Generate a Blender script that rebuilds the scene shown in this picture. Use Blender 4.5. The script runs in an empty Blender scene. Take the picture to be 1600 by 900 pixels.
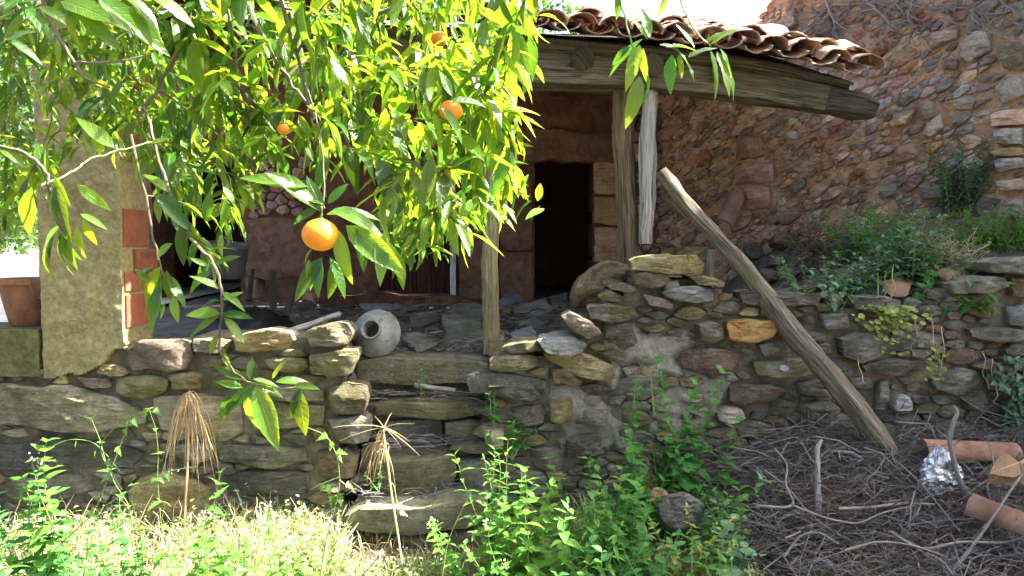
import bpy, math, random
import numpy as np
from mathutils import Vector, Matrix, Quaternion, noise
SC = bpy.context.scene
COL = SC.collection
R = random.Random(7)
pi = math.pi
rad = math.radians

# ---------------------------------------------------------------- camera, sky, sun, exposure
CZ = 1.9
F = 1150.0                      # focal length in pixels of a 1600 px wide frame
TP = 70 / 1150.0                # tangent of the downward pitch
cam = bpy.data.cameras.new('camera')
camo = bpy.data.objects.new('camera', cam)
COL.objects.link(camo)
camo.location = (0, 0, CZ)
camo.rotation_euler = (pi / 2 - math.atan(TP), 0, 0)
cam.sensor_width = 36
cam.lens = 36 * F / 1600
cam.clip_start = 0.05
cam.clip_end = 2000
SC.camera = camo

SUN_EL = rad(49)
SUN_DIR = Vector((math.cos(SUN_EL) * math.cos(rad(9)), math.cos(SUN_EL) * math.sin(rad(9)), math.sin(SUN_EL)))
W = bpy.data.worlds.new('World')
SC.world = W
W.use_nodes = True
wn = W.node_tree
sky = wn.nodes.new('ShaderNodeTexSky')
sky.sky_type = 'NISHITA'
sky.sun_disc = False
sky.sun_elevation = SUN_EL
sky.sun_rotation = math.atan2(SUN_DIR.x, SUN_DIR.y)
sky.dust_density = 6
sky.air_density = 1.0
wn.links.new(sky.outputs[0], wn.nodes['Background'].inputs[0])
wn.nodes['Background'].inputs[1].default_value = 0.08
sl = bpy.data.lights.new('sun', 'SUN')
slo = bpy.data.objects.new('sun', sl)
COL.objects.link(slo)
sl.energy = 5.0
sl.angle = rad(0.5)
sl.color = (1.0, 0.94, 0.84)
slo.location = (6, 1, 9)
slo.rotation_euler = SUN_DIR.to_track_quat('Z', 'Y').to_euler()
SC.view_settings.view_transform = 'Standard'
SC.view_settings.look = 'None'
SC.view_settings.gamma = 1
SC.view_settings.use_curve_mapping = False
SC.view_settings.exposure = 3.05
SC.cycles.use_denoising = True
SC.cycles.max_bounces = 8
SC.cycles.diffuse_bounces = 5
SC.cycles.transmission_bounces = 6

# ---------------------------------------------------------------- pixel <-> place
cp = 1 / math.sqrt(1 + TP * TP)
sp = TP * cp
def ray(u, v):
    a = (u - 800) / F
    b = (450 - v) / F
    return Vector((a, cp + b * sp, -sp + b * cp))
def P(u, v, Y):
    d = ray(u, v)
    return Vector((0, 0, CZ)) + d * (Y / d.y)
def hit(u, v, fn, y0=1.5, y1=9.0):
    d = ray(u, v)
    Y = y0
    while Y < y1:
        p = Vector((0, 0, CZ)) + d * (Y / d.y)
        h = fn(p.x, p.y)
        if p.z <= h:
            return Vector((p.x, p.y, h))
        Y += .015
    return P(u, v, y1)
def proj(p):
    d = Vector(p) - Vector((0, 0, CZ))
    z = d.y * cp - d.z * sp
    return 800 + F * d.x / z, 450 - F * (d.y * sp + d.z * cp) / z
def sm(a, b, x):
    t = min(1, max(0, (x - a) / (b - a)))
    return t * t * (3 - 2 * t)
def lerp(a, b, t):
    return a + (b - a) * t
def interp(tab, x):
    if x <= tab[0][0]:
        return tab[0][1]
    for (a, b), (c, d) in zip(tab, tab[1:]):
        if x <= c:
            return b + (d - b) * (x - a) / (c - a)
    return tab[-1][1]
def fbm(p, o=4):
    s, a = 0, .5
    p = Vector(p)
    for _ in range(o):
        s += a * noise.noise(p)
        p = p * 2.03
        a *= .5
    return s
def inpoly(x, y, poly):
    c = False
    j = len(poly) - 1
    for i in range(len(poly)):
        xi, yi = poly[i]
        xj, yj = poly[j]
        if (yi > y) != (yj > y) and x < (xj - xi) * (y - yi) / (yj - yi) + xi:
            c = not c
        j = i
    return c

# ---------------------------------------------------------------- objects
WL = {}
def link(o, parent, wloc):
    COL.objects.link(o)
    WL[o.name] = Vector(wloc)
    if parent is not None:
        o.parent = parent
        o.location = Vector(wloc) - WL[parent.name]
    else:
        o.location = wloc
    return o
def tag(o, label=None, cat=None, group=None, kind=None):
    if label: o['label'] = label
    if cat: o['category'] = cat
    if group: o['group'] = group
    if kind: o['kind'] = kind
    return o
def thing(name, loc, label, cat, group=None):
    o = bpy.data.objects.new(name, None)
    o.empty_display_size = .1
    link(o, None, loc)
    return tag(o, label, cat, group)

class MB:
    def __init__(s):
        s.v, s.f, s.uv = [], [], []
    def add(s, vs, fs, uvs=None):
        o = len(s.v)
        s.v.extend([tuple(p) for p in vs])
        for k, f in enumerate(fs):
            s.f.append([i + o for i in f])
            s.uv.extend(uvs[k] if uvs else [(0, 0)] * len(f))
        return s
    def tube(s, pts, r, n=6, cap=True, jit=0., tw=0., seed=None, flat=1.0, sq=0.):
        pts = [Vector(p) for p in pts]
        m = len(pts)
        if not hasattr(r, '__len__'):
            r = [r] * m
        sd = seed if seed is not None else R.random() * 100
        up = Vector((0, 0, 1))
        d0 = (pts[-1] - pts[0])
        if d0.length > 0 and abs(d0.normalized().z) > .8:
            up = Vector((0, -1, 0))
        vs, L, L0 = [], [0], R.random() * 9
        for i in range(m):
            d = (pts[min(i + 1, m - 1)] - pts[max(i - 1, 0)])
            d = d.normalized() if d.length > 1e-9 else Vector((0, 0, 1))
            a = d.cross(up)
            a = a.normalized() if a.length > 1e-4 else Vector((1, 0, 0))
            b = a.cross(d)
            if i:
                L.append(L[-1] + (pts[i] - pts[i - 1]).length)
            for k in range(n):
                t = 2 * pi * k / n + tw * i
                q = r[i]
                if sq: q *= (1 / max(abs(math.cos(t)), abs(math.sin(t)))) ** sq * .93
                if jit:
                    q *= 1 + jit * (noise.noise(Vector((math.cos(t) * 1.3 + sd, math.sin(t) * 1.3, L[-1] * 3 / max(.05, r[0] * 10)))) * 1.4
                                    + .5 * noise.noise(Vector((math.cos(t) * 4 + sd, math.sin(t) * 4, L[-1] * 6))))
                vs.append(pts[i] + a * (math.cos(t) * q) + b * (math.sin(t) * q * flat))
        fs, uv = [], []
        for i in range(m - 1):
            for k in range(n):
                k2 = (k + 1) % n
                fs.append([i * n + k, i * n + k2, (i + 1) * n + k2, (i + 1) * n + k][::-1])
                u0, u1 = k / n, (k + 1) / n
                v0, v1 = L[i] + L0, L[i + 1] + L0
                uv.append([(u0, v0), (u1, v0), (u1, v1), (u0, v1)][::-1])
        if cap:
            fs.append(list(range(n)))
            fs.append(list(range((m - 1) * n, m * n))[::-1])
            uv.append([(.5 + .5 * math.cos(k), L0) for k in range(n)])
            uv.append([(.5 + .5 * math.cos(k), L0 + L[-1]) for k in range(n)])
        return s.add(vs, fs, uv)
    def hexa(s, c, uvl=None):
        # 8 corners: bottom 4 ccw then top 4
        fs = [[3, 2, 1, 0], [4, 5, 6, 7], [0, 1, 5, 4], [1, 2, 6, 5], [2, 3, 7, 6], [3, 0, 4, 7]]
        c = [Vector(p) for p in c]
        uv = []
        for f in fs:
            a, b, d = c[f[0]], c[f[1]], c[f[3]]
            w, h = (b - a).length, (d - a).length
            uv.append([(0, 0), (w, 0), (w, h), (0, h)] if h > w else [(0, 0), (0, w), (h, w), (h, 0)])
        return s.add(c, fs, uv)
    def box(s, lo, hi, jit=0):
        x0, y0, z0 = lo
        x1, y1, z1 = hi
        c = [(x0, y0, z0), (x1, y0, z0), (x1, y1, z0), (x0, y1, z0), (x0, y0, z1), (x1, y0, z1), (x1, y1, z1), (x0, y1, z1)]
        return s.hexa([Vector(p) + Vector((R.uniform(-jit, jit), R.uniform(-jit, jit), R.uniform(-jit, jit))) for p in c])
    def lathe(s, prof, base, axis, n=28, fn=None):
        q = Vector(axis).normalized().to_track_quat('Z', 'Y')
        vs = []
        for (r, h) in prof:
            for k in range(n):
                t = 2 * pi * k / n
                rr, hh = (r, h) if fn is None else fn(r, h, t)
                vs.append(Vector(base) + q @ Vector((math.cos(t) * rr, math.sin(t) * rr, hh)))
        fs, uv = [], []
        for i in range(len(prof) - 1):
            for k in range(n):
                k2 = (k + 1) % n
                fs.append([i * n + k, i * n + k2, (i + 1) * n + k2, (i + 1) * n + k])
                uv.append([(k / n, prof[i][1]), ((k + 1) / n, prof[i][1]), ((k + 1) / n, prof[i + 1][1]), (k / n, prof[i + 1][1])])
        return s.add(vs, fs, uv)
    def build(s, name, mat, parent=None, smooth=True, sharp=None, kind=None, mesh=None):
        v = np.array(s.v, dtype=np.float32)
        lo, hi = v.min(0), v.max(0)
        c = Vector((float(lo[0] + hi[0]) / 2, float(lo[1] + hi[1]) / 2, float(lo[2])))
        v -= np.array(c, dtype=np.float32)
        me = bpy.data.meshes.new(name)
        me.from_pydata(v.tolist(), [], s.f)
        ul = me.uv_layers.new(name='UVMap')
        ul.data.foreach_set('uv', np.array(s.uv, dtype=np.float32).ravel())
        if smooth:
            me.polygons.foreach_set('use_smooth', [True] * len(me.polygons))
            if sharp:
                me.set_sharp_from_angle(angle=rad(sharp))
        me.materials.append(mat)
        o = bpy.data.objects.new(name, me)
        link(o, parent, c)
        if kind: o['kind'] = kind
        return o

def curve(p0, p1, n=6, sag=0., wob=0., seed=None):
    p0, p1 = Vector(p0), Vector(p1)
    L = (p1 - p0).length
    sd = seed if seed is not None else R.random() * 100
    out = []
    for i in range(n + 1):
        t = i / n
        p = p0.lerp(p1, t)
        e = 4 * t * (1 - t)
        p.z -= sag * L * e
        if wob:
            k = min(1, 3 * t) * wob * L
            p += Vector((noise.noise(Vector((t * 2.5 + sd, 0, 0))), noise.noise(Vector((0, t * 2.5 + sd, 7))), noise.noise(Vector((9, 0, t * 2.5 + sd))))) * k
        out.append(p)
    return out

# ---------------------------------------------------------------- materials
class NT:
    def __init__(s, name):
        s.m = bpy.data.materials.new(name)
        s.m.use_nodes = True
        s.t = s.m.node_tree
        s.b = s.t.nodes['Principled BSDF']
        s.out = s.t.nodes['Material Output']
        s.g = s.n('ShaderNodeNewGeometry')
    def n(s, ty, **kw):
        x = s.t.nodes.new(ty)
        for k, v in kw.items():
            setattr(x, k, v)
        return x
    def l(s, a, b):
        s.t.links.new(a, b)
    def pos(s, scale=(1, 1, 1), src=None):
        m = s.n('ShaderNodeMapping')
        m.inputs['Scale'].default_value = scale
        s.l(src if src is not None else s.g.outputs['Position'], m.inputs['Vector'])
        return m.outputs[0]
    def uv(s, scale=(1, 1, 1)):
        u = s.n('ShaderNodeUVMap')
        return s.pos(scale, u.outputs[0])
    def noise(s, vec, scale, detail=5, rough=.6, dist=0., col=False):
        x = s.n('ShaderNodeTexNoise')
        x.inputs['Scale'].default_value = scale
        x.inputs['Detail'].default_value = detail
        x.inputs['Roughness'].default_value = rough
        x.inputs['Distortion'].default_value = dist
        s.l(vec, x.inputs['Vector'])
        return x.outputs['Color' if col else 'Fac']
    def ramp(s, fac, stops, interp='LINEAR'):
        x = s.n('ShaderNodeValToRGB')
        x.color_ramp.interpolation = interp
        e = x.color_ramp.elements
        while len(e) < len(stops):
            e.new(.5)
        for i, (p, c) in enumerate(stops):
            e[i].position = p
            e[i].color = (c[0], c[1], c[2], 1) if hasattr(c, '__len__') else (c, c, c, 1)
        s.l(fac, x.inputs[0])
        return x.outputs[0]
    def mix(s, fac, a, b, mode='MIX'):
        x = s.n('ShaderNodeMix', data_type='RGBA', blend_type=mode)
        for sock, v in ((x.inputs[0], fac), (x.inputs[6], a), (x.inputs[7], b)):
            if isinstance(v, (int, float)):
                sock.default_value = v if sock.type == 'VALUE' else (v, v, v, 1)
            elif isinstance(v, tuple):
                sock.default_value = (v[0], v[1], v[2], 1)
            else:
                s.l(v, sock)
        return x.outputs[2]
    def math(s, op, a, b=0., clamp=False):
        x = s.n('ShaderNodeMath', operation=op, use_clamp=clamp)
        for i, v in enumerate((a, b)):
            if isinstance(v, (int, float)): x.inputs[i].default_value = v
            else: s.l(v, x.inputs[i])
        return x.outputs[0]
    def rnd(s):
        o = s.n('ShaderNodeObjectInfo')
        a = s.math('ADD', o.outputs['Random'], s.g.outputs['Random Per Island'])
        return s.math('FRACT', s.math('MULTIPLY', a, 3.7))
    def hsv(s, col, h=.5, sa=1., v=1.):
        x = s.n('ShaderNodeHueSaturation')
        for i, q in ((0, h), (1, sa), (2, v)):
            if isinstance(q, (int, float)): x.inputs[i].default_value = q
            else: s.l(q, x.inputs[i])
        s.l(col, x.inputs[4])
        return x.outputs[0]
    def rng(s, f, a, b):
        x = s.n('ShaderNodeMapRange')
        x.inputs[3].default_value = a
        x.inputs[4].default_value = b
        s.l(f, x.inputs[0])
        return x.outputs[0]
    def bump(s, h, strength=.5, dist=.02, prev=None):
        x = s.n('ShaderNodeBump')
        x.inputs['Strength'].default_value = strength
        x.inputs['Distance'].default_value = dist
        s.l(h, x.inputs['Height'])
        if prev is not None: s.l(prev, x.inputs['Normal'])
        return x.outputs[0]
    def done(s, col=None, rough=.85, normal=None, spec=.3, metal=0.):
        if col is not None:
            if isinstance(col, tuple): s.b.inputs['Base Color'].default_value = (*col, 1)
            else: s.l(col, s.b.inputs['Base Color'])
        if isinstance(rough, (int, float)): s.b.inputs['Roughness'].default_value = rough
        else: s.l(rough, s.b.inputs['Roughness'])
        s.b.inputs['Specular IOR Level'].default_value = spec
        s.b.inputs['Metallic'].default_value = metal
        if normal is not None: s.l(normal, s.b.inputs['Normal'])
        return s.m

def stone_mat(name, c0, c1, c2, lichen=(.34, .34, .27), la=.5, moss=(.09, .10, .03), ma=.4, strata=26., sb=.6):
    t = NT(name)
    p = t.pos()
    r = t.rnd()
    n1 = t.noise(p, 5.5, 8, .62, .4)
    col = t.ramp(n1, [(.3, c0), (.5, c1), (.7, c2)])
    col = t.hsv(col, t.rng(r, .482, .515), t.rng(t.math('FRACT', t.math('MULTIPLY', r, 7.3)), .7, 1.2), t.rng(t.math('FRACT', t.math('MULTIPLY', r, 13.1)), .62, 1.35))
    ps = t.pos((2.2, 2.2, strata))
    st = t.noise(ps, 1.6, 7, .68, 1.1)
    col = t.mix(.75, col, t.ramp(st, [(.30, .34), (.44, .85), (.55, 1.0), (.70, 1.35)]), 'MULTIPLY')
    fine = t.noise(p, 60, 6, .75)
    col = t.mix(.6, col, t.ramp(fine, [(.3, .62), (.55, 1.05), (.75, 1.4)]), 'MULTIPLY')
    li = t.ramp(t.noise(p, 17, 7, .7, .6), [(.56, 0.), (.66, la)])
    col = t.mix(li, col, lichen)
    mo = t.ramp(t.noise(p, 7, 8, .7, .8), [(.47, 0.), (.62, ma)])
    col = t.mix(mo, col, moss)
    crack = t.noise(t.pos((6, 6, 30)), 1.2, 3, .5, 1.5)
    cr = t.ramp(t.math('ABSOLUTE', t.math('SUBTRACT', crack, .5)), [(0., 0.), (.018, 1.)])
    col = t.mix(.55, col, cr, 'MULTIPLY')
    b = t.bump(st, min(1, sb * 1.5), .05)
    b = t.bump(n1, .8, .06, b)
    b = t.bump(t.noise(p, 22, 5, .7, .5), .6, .03, b)
    b = t.bump(cr, .35, .012, b)
    b = t.bump(fine, .8, .012, b)
    return t.done(col, t.rng(fine, .75, 1.), b, .25)

def earth_mat(name, c0, c1, c2, sc=7., b1=.8, fs=70.):
    t = NT(name)
    p = t.pos()
    n1 = t.noise(p, sc, 9, .66, .5)
    fine = t.noise(p, fs, 6, .75)
    big = t.noise(p, 1.3, 4, .55)
    col = t.ramp(n1, [(.3, c0), (.5, c1), (.72, c2)])
    col = t.mix(.6, col, t.ramp(fine, [(.3, .6), (.55, 1.), (.75, 1.4)]), 'MULTIPLY')
    col = t.mix(.6, col, t.ramp(big, [(.35, .65), (.65, 1.25)]), 'MULTIPLY')
    b = t.bump(n1, b1, .05)
    b = t.bump(fine, .7, .012, b)
    return t.done(col, .95, b, .15)

def wood_mat(name, c0, c1, c2, moss=0., su=7., sv=1.3, sb=.8):
    t = NT(name)
    p = t.uv((su, sv, 1))
    n1 = t.noise(p, 3.2, 8, .68, .55)
    n2 = t.noise(t.uv((26, 1.1, 1)), 2.4, 6, .65, .3)
    r = t.rnd()
    col = t.ramp(n1, [(.28, c0), (.5, c1), (.7, c2)])
    col = t.mix(.8, col, t.ramp(n2, [(.35, .35), (.5, .95), (.7, 1.3)]), 'MULTIPLY')
    col = t.hsv(col, .5, 1., t.rng(r, .75, 1.25))
    ck = t.noise(t.uv((13, .6, 1)), 2., 3, .5, .6)
    cr = t.ramp(t.math('ABSOLUTE', t.math('SUBTRACT', ck, .5)), [(0., 0.05), (.022, 1.)])
    col = t.mix(.8, col, cr, 'MULTIPLY')
    w = t.pos()
    if moss:
        col = t.mix(t.ramp(t.noise(w, 6, 7, .7), [(.5, 0.), (.66, moss)]), col, (.12, .12, .035))
    fine = t.noise(w, 75, 4, .7)
    b = t.bump(n2, sb, .012)
    b = t.bump(cr, .7, .015, b)
    b = t.bump(n1, .5, .02, b)
    b = t.bump(fine, .25, .006, b)
    return t.done(col, .85, b, .25)

def leaf_mat(name, c0, c1, tr0, tr1, trf=.45, rough=.32, spec=.5, vary=.3, top=None):
    t = NT(name)
    r = t.rnd()
    r2 = t.math('FRACT', t.math('MULTIPLY', r, 9.7))
    n = t.noise(t.pos(), 35, 4, .6)
    base = t.mix(r, c0, c1)
    base = t.mix(.5, base, t.ramp(n, [(.3, .7), (.7, 1.3)]), 'MULTIPLY')
    tr = t.mix(r, tr0, tr1)
    v = t.rng(r2, 1 - vary, 1 + vary)
    base = t.hsv(base, .5, 1., v)
    tr = t.hsv(tr, .5, 1., v)
    # veins: uv.x across (-1..1), uv.y along
    u = t.n('ShaderNodeUVMap')
    sx = t.n('ShaderNodeSeparateXYZ')
    t.l(u.outputs[0], sx.inputs[0])
    ax = t.math('ABSOLUTE', sx.outputs[0])
    mid = t.ramp(ax, [(0.02, 1.), (.09, 0.)])
    ph = t.math('SINE', t.math('MULTIPLY', t.math('SUBTRACT', sx.outputs[1], t.math('MULTIPLY', ax, .16)), 48.))
    ve = t.ramp(ph, [(.75, 0.), (1., .35)])
    vv = t.math('MAXIMUM', mid, ve)
    base = t.mix(t.math('MULTIPLY', vv, .35), base, (min(1, c1[0] * 2.2 + .03), min(1, c1[1] * 1.6 + .03), c1[2] * 1.3 + .01))
    sp_ = t.ramp(t.noise(t.pos(), 130, 3, .5), [(.66, 0.), (.72, .5)])
    base = t.mix(sp_, base, (.22, .19, .06))
    b = t.bump(t.math('MULTIPLY', vv, -1.), .35, .004)
    b = t.bump(n, .25, .01, b)
    t.done(base, rough, b, spec)
    td = t.n('ShaderNodeBsdfTranslucent')
    t.l(tr, td.inputs[0])
    t.l(b, td.inputs[1])
    ms = t.n('ShaderNodeMixShader')
    ms.inputs[0].default_value = trf
    t.l(t.b.outputs[0], ms.inputs[1])
    t.l(td.outputs[0], ms.inputs[2])
    t.l(ms.outputs[0], t.out.inputs[0])
    return t.m

def plain_mat(name, c0, c1, sc=12., rough=.8, spec=.3, b=.3, metal=0.):
    t = NT(name)
    p = t.pos()
    n1 = t.noise(p, sc, 7, .65, .3)
    f = t.noise(p, sc * 7, 5, .7)
    col = t.mix(t.ramp(n1, [(.35, 0.), (.65, 1.)]), c0, c1)
    col = t.mix(.4, col, t.ramp(f, [(.3, .7), (.7, 1.3)]), 'MULTIPLY')
    col = t.hsv(col, .5, 1., t.rng(t.rnd(), .8, 1.2))
    bb = t.bump(f, b, .006, t.bump(n1, b, .02))
    return t.done(col, rough, bb, spec, metal)

M = {}
M['slate'] = stone_mat('grey slate', (.115, .105, .084), (.225, .206, .165), (.35, .325, .26), ma=.3)
M['olive'] = stone_mat('mossy olive slate', (.125, .108, .062), (.255, .226, .135), (.38, .345, .23), ma=.65, moss=(.15, .15, .042))
M['ochre'] = stone_mat('ochre stone', (.19, .145, .075), (.34, .275, .155), (.47, .40, .255), ma=.3, moss=(.15, .13, .04), strata=14)
M['brown'] = stone_mat('brown ironstone', (.12, .085, .058), (.22, .16, .105), (.31, .235, .16), ma=.25, strata=16)
M['orange'] = stone_mat('rust orange stone', (.26, .12, .045), (.42, .21, .085), (.50, .30, .15), ma=.1, strata=14)
M['pale'] = stone_mat('pale blue slate', (.24, .245, .235), (.34, .345, .33), (.44, .44, .42), ma=.2, la=.3)
M['beige'] = stone_mat('beige stone', (.26, .20, .14), (.37, .30, .22), (.48, .40, .31), ma=.15, strata=12)
M['quartz'] = stone_mat('white quartz', (.38, .36, .33), (.55, .53, .5), (.68, .66, .62), ma=.1, la=.2)
M['red'] = stone_mat('warm rubble stone', (.37, .195, .115), (.54, .325, .205), (.65, .45, .31), la=.2, ma=.0, strata=12)
M['tan'] = stone_mat('tan rubble stone', (.42, .28, .16), (.60, .43, .28), (.70, .55, .39), la=.3, ma=.0, strata=12)
M['grey2'] = stone_mat('grey rubble stone', (.27, .23, .19), (.43, .38, .32), (.55, .50, .43), la=.3, ma=.1, strata=14)
M['plum'] = stone_mat('purple grey stone', (.27, .18, .15), (.41, .295, .25), (.51, .40, .345), la=.2, ma=.0, strata=14)
M['dark_earth'] = earth_mat('dark joint earth', (.11, .092, .06), (.19, .16, .11), (.28, .24, .17), 12)
M['red_mud'] = earth_mat('red mud mortar', (.36, .205, .12), (.55, .355, .225), (.66, .48, .34), 14, 1.)
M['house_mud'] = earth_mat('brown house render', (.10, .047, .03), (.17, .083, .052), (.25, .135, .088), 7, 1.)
M['smooth_mud'] = earth_mat('pinkish house render', (.15, .075, .048), (.235, .13, .088), (.32, .195, .14), 11, .9)
M['grey_mortar'] = earth_mat('grey lime mortar', (.15, .135, .10), (.25, .23, .18), (.37, .345, .29), 6, .9)
M['soil'] = earth_mat('soil', (.045, .036, .022), (.085, .07, .045), (.14, .12, .08), 6, .9)
M['terrace'] = earth_mat('terrace earth', (.08, .07, .058), (.15, .133, .112), (.25, .225, .19), 7, .9)
M['gravel'] = earth_mat('pale gravel', (.5, .47, .42), (.62, .6, .55), (.74, .72, .67), 14, .4)
M['interior'] = earth_mat('sooty interior', (.10, .045, .032), (.16, .075, .054), (.22, .11, .08), 4, .6)
M['plaster'] = earth_mat('yellow lime render', (.20, .165, .075), (.33, .285, .14), (.44, .39, .225), 30, .35, 300.)
M['plaster_moss'] = earth_mat('mossy lime render', (.11, .105, .04), (.21, .20, .085), (.33, .31, .16), 20, .9, 240.)
M['groove'] = plain_mat('scratched render', (.16, .13, .06), (.22, .18, .09))
M['brick'] = plain_mat('hollow red brick', (.20, .065, .036), (.28, .105, .06), 9, .85, .25)
M['terracotta'] = plain_mat('terracotta tile', (.15, .085, .058), (.29, .17, .115), 7, .9, .2, .5)
M['pot'] = plain_mat('stained terracotta', (.22, .10, .05), (.34, .17, .09), 9, .85, .2)
M['tub'] = plain_mat('grey plastic tub', (.07, .075, .085), (.11, .115, .125), 6, .5, .4, .1)
M['jar'] = plain_mat('dusty grey metal', (.17, .175, .17), (.29, .295, .28), 6, .62, .4, .15)
t = NT('stained grey jar')
p = t.pos()
n1 = t.noise(p, 7, 7, .65, .5)
col = t.ramp(n1, [(.3, (.13, .13, .12)), (.5, (.22, .225, .215)), (.7, (.32, .325, .31))])
col = t.mix(t.ramp(t.noise(p, 16, 7, .75, 1.), [(.5, 0.), (.66, .8)]), col, (.10, .085, .06))
f = t.noise(p, 90, 5, .7)
col = t.mix(.4, col, t.ramp(f, [(.3, .65), (.7, 1.35)]), 'MULTIPLY')
M['jar'] = t.done(col, t.rng(n1, .5, .8), t.bump(f, .3, .004, t.bump(n1, .3, .02)), .4, .1)
M['plastic'] = plain_mat('black plastic sheet', (.010, .010, .011), (.02, .02, .021), 5, .55, .25, .3)
M['wood_grey'] = wood_mat('weathered grey wood', (.07, .058, .04), (.175, .152, .108), (.33, .295, .22), .35, 7., 1.3, 1.)
M['wood_pale'] = wood_mat('bleached wood', (.30, .28, .24), (.44, .42, .37), (.56, .54, .49))
M['wood_olive'] = wood_mat('lichened post wood', (.15, .12, .06), (.28, .235, .13), (.42, .37, .23), .3)
M['wood_brown'] = wood_mat('brown timber', (.10, .065, .035), (.20, .135, .08), (.32, .23, .145), .3)
M['wood_beam'] = wood_mat('dark beam timber', (.04, .033, .022), (.105, .085, .052), (.20, .165, .10), .35, 5., .8, 1.)
M['wood_dark'] = wood_mat('rotten dark wood', (.045, .037, .026), (.085, .07, .05), (.14, .12, .09), .1)
M['door'] = wood_mat('oxblood door paint', (.055, .02, .016), (.09, .032, .025), (.12, .05, .036), 0., 4, .6, .4)
M['whitewood'] = wood_mat('white painted frame', (.42, .41, .40), (.60, .59, .57), (.70, .69, .67), 0., 4, .5, .3)
M['bark'] = wood_mat('citrus bark', (.15, .13, .08), (.29, .26, .18), (.45, .41, .32), .1)
M['greenstem'] = plain_mat('green stem', (.12, .20, .045), (.20, .28, .08), 20, .55, .4)
M['twig'] = wood_mat('dead grey twig', (.19, .176, .165), (.34, .32, .305), (.48, .46, .44), 0.)
M['twig_brown'] = wood_mat('dead brown twig', (.10, .07, .05), (.19, .14, .10), (.30, .235, .17), 0.)
M['straw'] = leaf_mat('dry straw', (.52, .38, .18), (.70, .56, .34), (.6, .45, .22), (.7, .55, .3), .3, .6, .3)
M['leaf'] = leaf_mat('citrus leaf', (.016, .075, .010), (.07, .155, .015), (.09, .28, .012), (.46, .57, .024), .46, .3, .5, .5)
M['weed'] = leaf_mat('soft green leaf', (.05, .17, .03), (.12, .27, .045), (.14, .38, .04), (.34, .56, .06), .42, .5, .35)
M['nettle'] = leaf_mat('nettle and shaded weed leaf', (.035, .14, .035), (.075, .23, .05), (.10, .34, .05), (.2, .45, .06), .38, .5, .35)  # also the darker colour that stands for shade on some weeds
M['bluegreen'] = leaf_mat('blue green leaf', (.06, .15, .085), (.13, .25, .13), (.10, .30, .12), (.22, .40, .15), .3, .55, .3)
M['ivy'] = leaf_mat('dark ivy leaf', (.022, .075, .035), (.05, .13, .055), (.06, .2, .05), (.1, .26, .06), .25, .3, .55)
M['pennywort'] = leaf_mat('yellow green leaf', (.16, .25, .05), (.30, .36, .08), (.3, .45, .06), (.5, .55, .1), .4, .45, .4)
M['tree'] = leaf_mat('background leaf', (.025, .075, .015), (.06, .13, .025), (.06, .2, .02), (.2, .34, .04), .3, .45, .4)
M['grass'] = leaf_mat('sunny grass', (.16, .28, .07), (.54, .55, .36), (.32, .46, .08), (.6, .62, .34), .42, .5, .35)
M['cover'] = leaf_mat('bleached ground cover leaf', (.08, .19, .03), (.36, .40, .17), (.20, .38, .04), (.52, .58, .16), .4, .5, .35)
M['deadleaf'] = leaf_mat('dead leaf', (.24, .15, .08), (.40, .28, .16), (.3, .18, .08), (.45, .3, .15), .2, .7, .2)
M['petal'] = leaf_mat('pale flower', (.7, .66, .62), (.85, .82, .80), (.6, .55, .5), (.8, .75, .7), .4, .7, .2)

M['grey_slab'] = stone_mat('worn step slab', (.16, .15, .09), (.27, .255, .165), (.36, .34, .235), ma=.65, moss=(.15, .15, .05), strata=8, sb=.25)
t = NT('orange peel')
p = t.pos()
n1 = t.noise(p, 9, 5, .6)
f = t.noise(p, 330, 3, .5)
col = t.ramp(n1, [(.3, (.80, .22, .008)), (.7, (.93, .36, .02))])
bl = t.ramp(t.noise(p, 38, 6, .7), [(.62, 0.), (.74, .75)])
col = t.mix(bl, col, (.30, .12, .02))
t.b.inputs['Subsurface Weight'].default_value = .25
t.b.inputs['Subsurface Radius'].default_value = (.01, .004, .001)
M['peel'] = t.done(col, .42, t.bump(f, .7, .003), .4)

t = NT('crumpled foil')
p = t.pos()
n1 = t.noise(p, 28, 6, .65, 1.)
col = t.ramp(t.noise(p, 12, 4, .6), [(.42, (.62, .64, .66)), (.5, (.75, .77, .8)), (.56, (.25, .27, .34)), (.7, (.7, .7, .72))])
M['foil'] = t.done(col, .22, t.bump(n1, .6, .02), .6, .85)

t = NT('old roof tile')
p = t.pos()
n1 = t.noise(p, 9, 8, .65, .4)
f = t.noise(p, 70, 5, .7)
col = t.ramp(n1, [(.3, (.20, .105, .06)), (.5, (.38, .20, .115)), (.7, (.54, .33, .21))])
r = t.rnd()
col = t.hsv(col, .5, t.rng(r, .65, 1.15), t.rng(t.math('FRACT', t.math('MULTIPLY', r, 5.3)), .7, 1.2))
li = t.ramp(t.noise(p, 11, 8, .72, .8), [(.47, 0.), (.60, .8)])
col = t.mix(li, col, t.ramp(f, [(.35, (.16, .15, .12)), (.65, (.46, .44, .40))]))
col = t.mix(.4, col, t.ramp(f, [(.3, .6), (.7, 1.35)]), 'MULTIPLY')
M['tile'] = t.done(col, .92, t.bump(f, .5, .008, t.bump(n1, .5, .02)), .2)
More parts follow.
